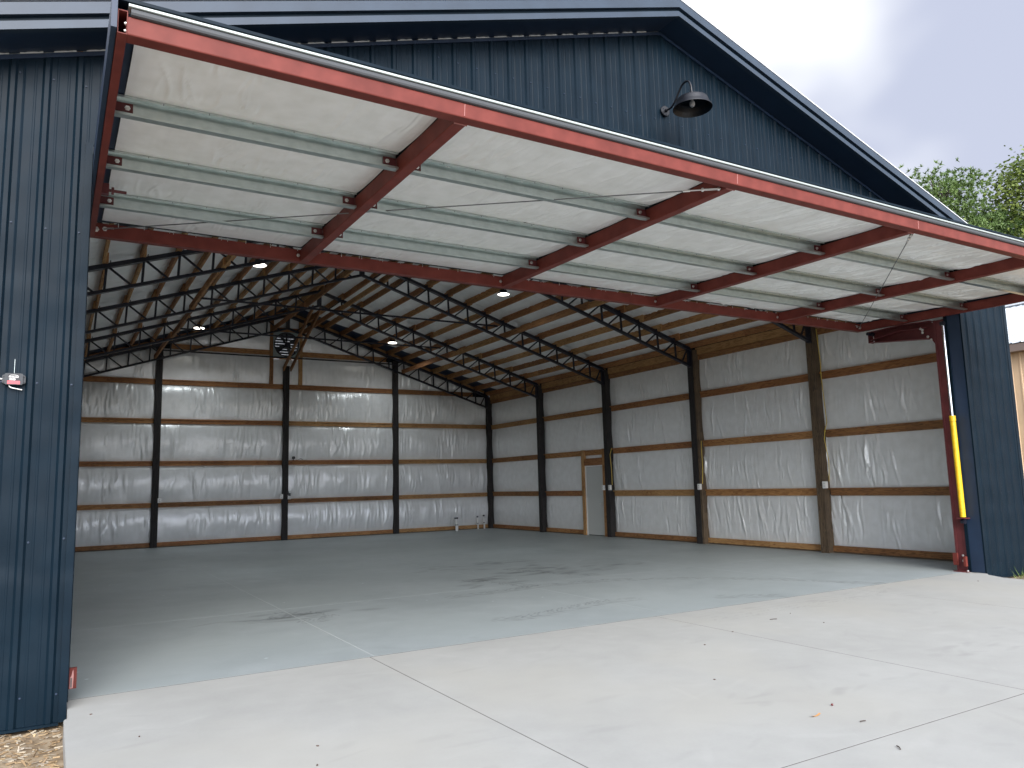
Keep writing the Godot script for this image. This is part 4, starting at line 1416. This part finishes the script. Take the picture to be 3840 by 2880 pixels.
func leaf_material() -> StandardMaterial3D:
	var m := StandardMaterial3D.new()
	m.vertex_color_use_as_albedo = true
	m.roughness = 0.55
	m.backlight_enabled = true
	m.backlight = Color(0.5, 0.55, 0.3)
	m.cull_mode = BaseMaterial3D.CULL_DISABLED
	return m

func limb(mb: MB, a: Vector3, b: Vector3, r0: float, r1: float) -> void:
	var mid := a.lerp(b, 0.5) + rdir() * a.distance_to(b) * 0.07
	var p := [a, mid, b]
	for i in 2:
		var f: Vector3 = (p[i + 1] - p[i]).normalized()
		var ra := lerpf(r0, r1, i * 0.5)
		var rb := lerpf(r0, r1, (i + 1) * 0.5)
		mb.lathe(p[i], f, [Vector2(ra, 0), Vector2(rb, p[i].distance_to(p[i + 1]))], 7)

func tree(called: String, label: String, base: Vector3, height: float, spread: float, low: float, col: Color, col2: Color, pine: bool, dense: int) -> void:
	var t := node(called, null, base)
	tag(t, label, "tree", "trees beyond the hangar")
	var bark := mat(L(0.11, 0.085, 0.065), 0.9, 0.0, mottled(128, 0.08, 4, Color(0.6, 0.6, 0.6), Color(1, 1, 1), 77, 1.6), 1.2)
	var tr := MB.new()
	var top := Vector3(rng.randf_range(-0.5, 0.5), height * 0.93, rng.randf_range(-0.5, 0.5))
	var r0 := height * 0.018
	for i in 8:
		var a := top * (i / 8.0)
		var b := top * ((i + 1) / 8.0)
		a += Vector3(sin(i * 1.7), 0, cos(i * 2.3)) * 0.12
		b += Vector3(sin((i + 1) * 1.7), 0, cos((i + 1) * 2.3)) * 0.12
		tr.lathe(a, (b - a).normalized(), [Vector2(lerpf(r0, 0.05, i / 8.0), 0), Vector2(lerpf(r0, 0.05, (i + 1) / 8.0), a.distance_to(b))], 9)
	obj("trunk", tr, bark, t)
	var lf := Leaves.new()
	var br := MB.new()
	var clumps := 85 if pine else 170
	for k in clumps:
		var h := pow(rng.randf(), 0.8)
		var y := lerpf(low, height, h)
		var g := (y - low) / (height - low)
		var wide := spread * (sqrt(maxf(0.02, sin(PI * clampf(g * 0.86 + 0.12, 0, 1)))) if not pine else (1.0 - 0.55 * g) * (0.75 + 0.25 * sin(g * 17.0)))
		var ang := rng.randf() * TAU
		var rad := wide * sqrt(rng.randf_range(0.12, 1.0))
		var c := Vector3(cos(ang) * rad, y + (rad * 0.12 if pine else 0.0), sin(ang) * rad)
		var on_trunk := top * clampf((y - rad * 0.45) / top.y, 0.15, 1.0)
		limb(br, on_trunk, c, 0.02 + 0.012 * rad, 0.012)
		var tint := col.lerp(col2, clampf(rng.randf() * 0.7 + g * 0.3, 0, 1))
		if pine:
			for q in dense:
				var p := c + Vector3(rng.randfn(0, 0.5), rng.randfn(0, 0.22), rng.randfn(0, 0.5))
				var dirn := (p - c + Vector3(0, 0.25, 0) + rdir() * 0.3).normalized()
				for s in 14:
					var d := (dirn * 0.7 + rdir()).normalized() * rng.randf_range(0.12, 0.22)
					var sd := d.cross(rdir()).normalized() * 0.028
					lf.face(p - sd, p + sd, p + d, tint * rng.randf_range(0.75, 1.25))
		else:
			for q in dense:
				var p := c + Vector3(rng.randfn(0, 0.42), rng.randfn(0, 0.36), rng.randfn(0, 0.42))
				var s := rng.randf_range(0.07, 0.125)
				var a := rdir()
				var b := a.cross(rdir()).normalized()
				a.y *= 0.6
				var cc := tint * rng.randf_range(0.7, 1.3)
				lf.face(p - a * s, p + b * s * 0.55, p + a * s, cc)
				lf.face(p - a * s, p + a * s, p - b * s * 0.55, cc)
	obj("limbs", br, bark, t)
	var cr := MeshInstance3D.new()
	cr.mesh = lf.mesh()
	cr.material_override = leaf_material()
	cr.name = "crown"
	t.add_child(cr, true)

func build_neighbour() -> void:
	var n := node("neighbouring_shed", null, Vector3(16, -0.12, -4))
	tag(n, "tan metal shed with a pale ribbed roof beyond the hangar's corner", "shed")
	var tan := mat(L(0.64, 0.46, 0.285), 0.5, 0.0, mottled(128, 0.03, 3, Color(0.92, 0.92, 0.92), Color(1, 1, 1), 51), 0.4)
	var eave := 5.10
	# side wall of ribbed panels towards the hangar
	for k in 26:
		var z0 := -15.0 + 0.9144 * k
		var mb := MB.new()
		var prof: Array = [[0.0, 0.0]]
		for r in 4:
			var c := 0.1143 + 0.2286 * r
			prof.append_array([[c - 0.03, 0.0], [c - 0.015, 0.02], [c + 0.015, 0.02], [c + 0.03, 0.0]])
		prof.append([0.9144, 0.0])
		for i in prof.size() - 1:
			var a: Array = prof[i]
			var b: Array = prof[i + 1]
			mb.quad(Vector3(-a[1], 0, z0 + a[0]), Vector3(-b[1], 0, z0 + b[0]), Vector3(-b[1], eave, z0 + b[0]), Vector3(-a[1], eave, z0 + a[0]))
		obj("wall_panel", mb, tan, n)
	var gb := MB.new()
	for z in [-15.0, 8.77]:
		gb.quad(Vector3(0, 0, z), Vector3(14.8, 0, z), Vector3(14.8, eave, z), Vector3(0, eave, z))
		gb.tri(Vector3(0, eave, z), Vector3(14.8, eave, z), Vector3(7.4, eave + 2.46, z), Vector3(0, 0, 1), Vector3(0, 0, 1), Vector3(0, 0, 1))
	gb.quad(Vector3(14.8, 0, 8.77), Vector3(14.8, 0, -15.0), Vector3(14.8, eave, -15.0), Vector3(14.8, eave, 8.77))
	obj("gable_wall", gb, tan, n)
	# roof of ribbed sheets
	var rf := mat(L(0.70, 0.74, 0.78), 0.35, 0.35)
	for s in 2:
		for k in 26:
			var z0 := -15.0 + 0.9144 * k
			var mb := MB.new()
			for r in 4:
				var c := z0 + 0.2286 * r
				var pr := [[0.0, 0.0], [0.084, 0.0], [0.1, 0.02], [0.128, 0.02], [0.145, 0.0], [0.2286, 0.0]]
				for i in 5:
					var a: Array = pr[i]
					var b: Array = pr[i + 1]
					var x0 := -0.35 if s == 0 else 15.15
					var y0 := eave + 0.02
					mb.quad(Vector3(x0, y0 + a[1], c + a[0]), Vector3(x0, y0 + b[1], c + b[0]), Vector3(7.4, eave + 2.55 + b[1], c + b[0]), Vector3(7.4, eave + 2.55 + a[1], c + a[0]))
			obj("roof_sheet", mb, rf, n)
	var cap := MB.new()
	cap.bar(Vector3(7.4, eave + 2.60, -15.1), Vector3(7.4, eave + 2.60, 8.85), 0.35, 0.05)
	obj("ridge_cap", cap, rf, n)
	var ev := MB.new()
	ev.box(Vector3(-0.33, eave - 0.20, -15.0), Vector3(-0.02, eave - 0.0, 8.77))
	obj("eave_trim", ev, mat(L(0.17, 0.13, 0.11), 0.6), n)

func build_ground() -> void:
	var g := MB.new()
	g.quad(Vector3(-400, -0.13, 400), Vector3(400, -0.13, 400), Vector3(400, -0.13, -400), Vector3(-400, -0.13, -400))
	var soil := mat(Color.WHITE, 0.95, 0.0, mottled(512, 0.02, 5, L(0.17, 0.12, 0.07), L(0.38, 0.30, 0.20), 61, 1.5), 0.5)
	struct(obj("ground", g, soil), "bare tan soil and chippings around the hangar")
	# chips and straw on the soil by the walls
	var ch := Leaves.new()
	var cols := [Color(0.42, 0.31, 0.18), Color(0.32, 0.22, 0.12), Color(0.46, 0.40, 0.30), Color(0.24, 0.17, 0.10), Color(0.38, 0.33, 0.26)]
	for k in 5200:
		var p := Vector3(rng.randf_range(-8.4, -6.27), -0.127, rng.randf_range(-0.05, 3.4))
		if k > 4300: p = Vector3(rng.randf_range(6.4, 9.5), -0.127, rng.randf_range(0.02, 2.0))
		var a := Vector3(rng.randfn(1.0, 0.5), rng.randf_range(-0.25, 0.25), rng.randfn(0, 0.6)).normalized()
		var b := a.cross(Vector3.UP).normalized()
		var ln := rng.randf_range(0.008, 0.03)
		var wd := rng.randf_range(0.003, 0.010)
		var up := Vector3(0, wd * 0.6 + absf(a.y) * ln, 0)
		var c: Color = cols[rng.randi() % 5] * rng.randf_range(0.7, 1.2)
		var e := [p + up - a * ln - b * wd, p + up + a * ln - b * wd * 0.6, p + up + a * ln + b * wd * 0.6, p + up - a * ln + b * wd]
		ch.face(e[0], e[1], e[2], c); ch.face(e[0], e[2], e[3], c)
		var lo := Vector3(0, -wd * 0.8, 0)
		for i in 4:
			var q: Vector3 = e[i]
			var r: Vector3 = e[(i + 1) % 4]
			ch.face(q, q + lo, r + lo, c * 0.9); ch.face(q, r + lo, r, c * 0.9)
	var m := StandardMaterial3D.new()
	m.vertex_color_use_as_albedo = true
	m.roughness = 0.9
	var o := MeshInstance3D.new()
	o.mesh = ch.mesh(); o.material_override = m; o.name = "wood_chips"
	add_child(o)
	tag(o, "tan wood chips scattered over the soil along the walls", "wood chips")
	o.set_meta("kind", "stuff")
	# a band of rough grass between the hangar and the shed, and blades by the corner
	var gr := Leaves.new()
	for k in 9000:
		var p := Vector3(rng.randf_range(8.6, 15.8), -0.13, rng.randf_range(-14, 3.0))
		if k > 8960: p = Vector3(rng.randf_range(6.95, 7.6), -0.13, rng.randf_range(0.05, 0.35))
		var h := rng.randf_range(0.06, 0.22)
		if p.x > 13.5: h *= 1.9
		var lean := Vector3(rng.randfn(0, 0.35), 1, rng.randfn(0, 0.35)).normalized() * h
		var sd := Vector3(rng.randfn(0, 1), 0, rng.randfn(0, 1)).normalized() * rng.randf_range(0.004, 0.008)
		gr.face(p - sd, p + sd, p + lean, Color(0.15, 0.22, 0.05) * rng.randf_range(0.7, 1.4))
	var go := MeshInstance3D.new()
	go.mesh = gr.mesh(); go.material_override = leaf_material(); go.name = "grass"
	add_child(go)
	tag(go, "rough green grass growing beside the hangar's corner", "grass")
	go.set_meta("kind", "stuff")

func build_slabs() -> void:
	# inside floor
	var w := 1216
	var h := 1472
	var px := 15.4 / w
	var org := Vector2(-7.7, -18.45)
	var map := PackedFloat32Array()
	map.resize(w * h)
	for t in [[Vector2(-1.54, -3.31), Vector2(-0.76, -3.35), Vector2(0.29, -3.49), Vector2(1.46, -3.33), Vector2(2.69, -2.51), Vector2(3.64, -1.29), Vector2(4.07, -0.29)], [Vector2(-1.93, -1.31), Vector2(-1.54, -1.21), Vector2(-1.05, -1.30), Vector2(-0.35, -1.51), Vector2(0.04, -1.58), Vector2(0.52, -1.46)], [Vector2(-0.4, -5.04), Vector2(-0.14, -4.48), Vector2(0.07, -3.5)], [Vector2(1.02, -5.95), Vector2(1.34, -4.71), Vector2(1.72, -3.98)], [Vector2(1.33, -0.95), Vector2(1.68, -0.73), Vector2(2.12, -0.45)], [Vector2(-4.31, -3.06), Vector2(-3.93, -3.10), Vector2(-3.73, -3.53)], [Vector2(-3.77, -2.56), Vector2(-3.35, -2.77), Vector2(-3.58, -3.33)]]:
		tyre(map, w, h, org, px, t, 0.24, 0.24)
	for c in [Vector2(1.39, -6.02), Vector2(1.71, -4.87), Vector2(-0.17, -4.62), Vector2(1.68, -6.99), Vector2(0.21, -6.88), Vector2(1.0, -5.4), Vector2(-3.8, -3.1), Vector2(2.6, -5.2)]:
		for k in 16:
			stamp(map, w, h, (c + Vector2(rng.randfn(0, 0.5), rng.randfn(0, 0.25)) - org) / px, rng.randf_range(0.1, 0.35) / px, rng.randf_range(0.03, 0.12) / px, rng.randfn(0, 0.3), 0.12)
	for k in 60:      # dropped white specks
		stamp(map, w, h, Vector2(rng.randf() * w, rng.randf() * h), 1.6, 1.2, 0, -0.5)
	var ft := concrete(w, h, org, px, 7, L(0.25, 0.285, 0.29), L(0.365, 0.405, 0.41), L(0.315, 0.355, 0.355), map, 1500)
	var fm := mat(Color.WHITE, 0.5, 0.0, ft)
	fm.normal_enabled = true
	var size := Vector2(15.4, 15.4 * h / w)
	var f := node("floor")
	struct(f, "grey sealed concrete floor inside the hangar")
	var xs := [-7.64, -3.72, 0.0, 3.72, 7.64]
	var zs := [-18.45, -14.9, -11.2, -7.5, -3.82, -0.298]
	for i in 4:
		for j in 5:
			slab_panel(f, fm, PackedVector2Array([Vector2(xs[i] + 0.006, zs[j] + 0.006), Vector2(xs[i + 1] - 0.006, zs[j] + 0.006), Vector2(xs[i + 1] - 0.006, zs[j + 1] - 0.006), Vector2(xs[i] + 0.006, zs[j + 1] - 0.006)]), 0.0, 0.1, org, size, 0.001)
	var jf := MB.new()
	jf.box(Vector3(-7.63, -0.1, -18.44), Vector3(7.63, -0.0015, -0.32))
	obj("joint_filler", jf, mat(L(0.42, 0.45, 0.45), 0.8), f)
	# apron outside
	var w2 := 1408
	var h2 := 1280
	var px2 := 14.08 / w2
	var o2 := Vector2(-6.6, -0.4)
	var m2 := PackedFloat32Array()
	m2.resize(w2 * h2)
	tyre(m2, w2, h2, o2, px2, [Vector2(3.83, -0.2), Vector2(2.82, 0.17), Vector2(2.16, 0.13), Vector2(1.57, 0.13), Vector2(0.42, 0.20), Vector2(0.0, 0.25)], 0.35, 0.05)
	for c in [Vector2(0.8, 2.73), Vector2(0.82, 2.58), Vector2(1.71, 2.53), Vector2(0.81, 2.91), Vector2(-1.16, 2.95), Vector2(-1.81, 2.78), Vector2(3.0, 0.3), Vector2(2.2, 0.2)]:
		for k in 5:
			stamp(m2, w2, h2, (c + Vector2(rng.randfn(0, 0.25), rng.randfn(0, 0.1)) - o2) / px2, rng.randf_range(0.08, 0.2) / px2, rng.randf_range(0.03, 0.07) / px2, rng.randfn(0, 0.3), 0.03)
	var at := concrete(w2, h2, o2, px2, 19, L(0.305, 0.308, 0.292), L(0.39, 0.395, 0.375), L(0.365, 0.36, 0.325), m2, 1300)
	var am := mat(Color.WHITE, 0.8, 0.0, at)
	var s2 := Vector2(14.08, 12.8)
	var a := node("concrete_apron")
	struct(a, "pale concrete apron in front of the hangar, cut by straight joints")
	var xa := [-6.26, -3.77, -0.27, 3.3, 5.9]
	var za := [-0.29, 3.765, 7.8, 12.3, 16.6, 21.0]
	for i in 4:
		for j in 5:
			var poly := PackedVector2Array([Vector2(xa[i] + 0.005, za[j] + 0.005), Vector2(xa[i + 1] - 0.005, za[j] + 0.005), Vector2(xa[i + 1] - 0.005, za[j + 1] - 0.005), Vector2(xa[i] + 0.005, za[j + 1] - 0.005)])
			if i == 0 and j == 0:   # the jogged corner against the wall
				poly = PackedVector2Array([Vector2(-6.236, -0.286), Vector2(xa[1] - 0.004, -0.286), Vector2(xa[1] - 0.004, za[1] - 0.004), Vector2(-6.256, za[1] - 0.004), Vector2(-6.262, 0.34), Vector2(-6.258, 0.31), Vector2(-6.242, 0.29), Vector2(-6.236, 0.26), Vector2(-6.236, 0.05)])
			if i == 3 and j == 0:
				poly = PackedVector2Array([Vector2(3.304, -0.286), Vector2(6.236, -0.286), Vector2(6.236, 0.03), Vector2(6.10, 0.12), Vector2(5.93, 0.42), Vector2(5.896, 0.75), Vector2(5.896, za[1] - 0.004), Vector2(3.304, za[1] - 0.004)])
			slab_panel(a, am, poly, 0.0, 0.14, o2, s2, 0.0005)
	var jb := MB.new()
	jb.box(Vector3(-6.23, -0.14, -0.305), Vector3(5.87, -0.0012, 20.98))
	obj("joint_base", jb, mat(L(0.10, 0.095, 0.09), 0.9), a)

func build_litter() -> void:
	var spots := [Vector2(0.85, 1.16), Vector2(-0.28, 0.92), Vector2(-0.96, 1.21), Vector2(-1.83, 2.20), Vector2(1.05, 0.55), Vector2(5.27, 0.41), Vector2(-6.09, 0.27), Vector2(-5.84, 1.05), Vector2(-4.92, 1.92), Vector2(-5.02, 2.25)]
	for p in spots:
		var mb := MB.new()
		var a := rng.randf() * TAU
		mb.prism(Vector3(p.x, 0.0, p.y), Vector3(p.x, 0.006, p.y), Vector3(cos(a), 0, sin(a)), PackedVector2Array([Vector2(-0.009, -0.002), Vector2(0.0, -0.005), Vector2(0.010, 0.0), Vector2(0.002, 0.005), Vector2(-0.007, 0.004)]))
		var o := obj("litter_scrap", mb, mat(L(0.09, 0.06, 0.045), 0.8))
		tag(o, "tiny dark scrap of leaf litter lying on the pale concrete apron", "leaf scrap", "scraps of leaf on the apron")
	for q in [[Vector2(-1.70, 3.18), "small round dark red berry on the apron", "berry"], [Vector2(-1.99, 3.27), "curled orange leaf on the apron beside the dark red berry", "leaf"]]:
		var mb := MB.new()
		var p: Vector2 = q[0]
		if q[2] == "berry":
			mb.lathe(Vector3(p.x, 0.0, p.y), Vector3.UP, [Vector2(0.004, 0), Vector2(0.008, 0.004), Vector2(0.009, 0.008), Vector2(0.006, 0.014), Vector2(0.0, 0.015)], 10)
			tag(obj("fallen_berry", mb, mat(L(0.12, 0.02, 0.02), 0.5)), q[1], q[2])
		else:
			for k in 5:
				var t0 := -1.0 + 0.4 * k
				var t1 := t0 + 0.4
				mb.quad(Vector3(p.x + t0 * 0.045, 0.002 + 0.012 * t0 * t0, p.y - 0.008), Vector3(p.x + t0 * 0.045, 0.002 + 0.012 * t0 * t0, p.y + 0.008), Vector3(p.x + t1 * 0.045, 0.002 + 0.012 * t1 * t1, p.y + 0.008), Vector3(p.x + t1 * 0.045, 0.002 + 0.012 * t1 * t1, p.y - 0.008))
			tag(obj("fallen_leaf", mb, mat(L(0.55, 0.28, 0.10), 0.7)), q[1], q[2])
	for q in [[Vector2(0.59, 0.70), 0.3, 0.085, "longest dark twig on the apron, out from the second joint"], [Vector2(-2.12, 3.94), -0.9, 0.06, "short dark twig on the apron beyond the long cross joint"], [Vector2(-1.85, 3.52), 0.2, 0.045, "thin dark twig on the apron close to the orange leaf"]]:
		var mb := MB.new()
		var p := Vector3(q[0].x, 0.006, q[0].y)
		var d := Vector3(cos(q[1]), 0, sin(q[1])) * float(q[2]) * 0.5
		mb.tube([p - d, p + d * 0.1 + Vector3(0, 0.003, 0.004), p + d], 0.0035, 6)
		tag(obj("twig", mb, mat(L(0.07, 0.055, 0.045), 0.8)), q[3], "twig", "twigs on the apron")

# ---------------------------------------------------------------- everything
func _ready() -> void:
	rng.seed = 20240611
	# camera
	var cam := Camera3D.new()
	cam.name = "camera"
	cam.fov = 53.17
	cam.near = 0.05
	cam.far = 900.0
	cam.transform = Transform3D(Basis(Vector3.UP, -0.5373) * Basis(Vector3.RIGHT, 0.1304) * Basis(Vector3.BACK, -0.0259), Vector3(-6.3914, 1.5705, 6.8466))
	add_child(cam)
	# sky and exposure
	var env := Environment.new()
	env.background_mode = Environment.BG_SKY
	env.sky = make_sky()
	env.background_energy_multiplier = 1.0
	env.tonemap_mode = Environment.TONE_MAPPER_LINEAR
	env.tonemap_exposure = 2.2
	env.sdfgi_enabled = true
	env.ssao_enabled = true
	env.ssil_enabled = true
	var we := WorldEnvironment.new()
	we.environment = env
	we.name = "world"
	add_child(we)
	# the sun behind thin cloud, over the viewer's shoulder
	var sun := DirectionalLight3D.new()
	sun.name = "sun"
	sun.light_energy = 0.5
	sun.light_angular_distance = 36.0
	sun.light_color = Color(1.0, 0.965, 0.92)
	sun.shadow_enabled = true
	add_child(sun)
	sun.look_at_from_position(Vector3.ZERO, -Vector3(-0.20, 0.46, 0.865))
	# structure
	make_materials()
	build_ground()
	build_slabs()
	build_hangar()
	build_door()
	build_neighbour()
	door_column(1.0, "red steel column standing beside the yellow hydraulic cylinder")
	door_column(-1.0, "red steel column mostly hidden behind the near blue wall, scraped plate at its foot")
	build_cylinder()
	# trees over the roof line
	tree("pine_tree", "tall open-crowned pine rising behind the hangar's roof edge", Vector3(26.8, -0.1, -11.4), 14.8, 2.9, 8.6, Color(0.06, 0.11, 0.03), Color(0.16, 0.24, 0.065), true, 24)
	tree("pine_tree", "lower pine between the tall pine and the leafy tree", Vector3(29.8, -0.1, -11.2), 13.2, 2.4, 6.0, Color(0.045, 0.09, 0.03), Color(0.12, 0.19, 0.055), true, 28)
	tree("broadleaf_tree", "big leafy tree with yellowing leaves at the picture's edge", Vector3(31.2, -0.1, -9.3), 15.7, 3.0, 3.0, Color(0.055, 0.105, 0.022), Color(0.19, 0.24, 0.05), false, 190)
	tree("broadleaf_tree", "yellow-green young tree in front of the tall pine", Vector3(25.6, -0.1, -10.7), 11.6, 1.2, 3.0, Color(0.10, 0.15, 0.03), Color(0.24, 0.29, 0.07), false, 60)
	tree("broadleaf_tree", "dark green tree behind the pines, low above the roof edge", Vector3(33.0, -0.1, -12.9), 13.0, 4.4, 3.0, Color(0.035, 0.07, 0.02), Color(0.09, 0.15, 0.04), false, 190)
	tree("broadleaf_tree", "thin tree whose top just clears the hangar's roof slope", Vector3(26.2, -0.1, -13.2), 14.1, 1.0, 6.0, Color(0.09, 0.12, 0.05), Color(0.17, 0.2, 0.08), false, 26)
	# fittings and small things
	build_fan()
	build_lights()
	build_barn_light()
	build_receiver()
	build_small_things()
	build_litter()
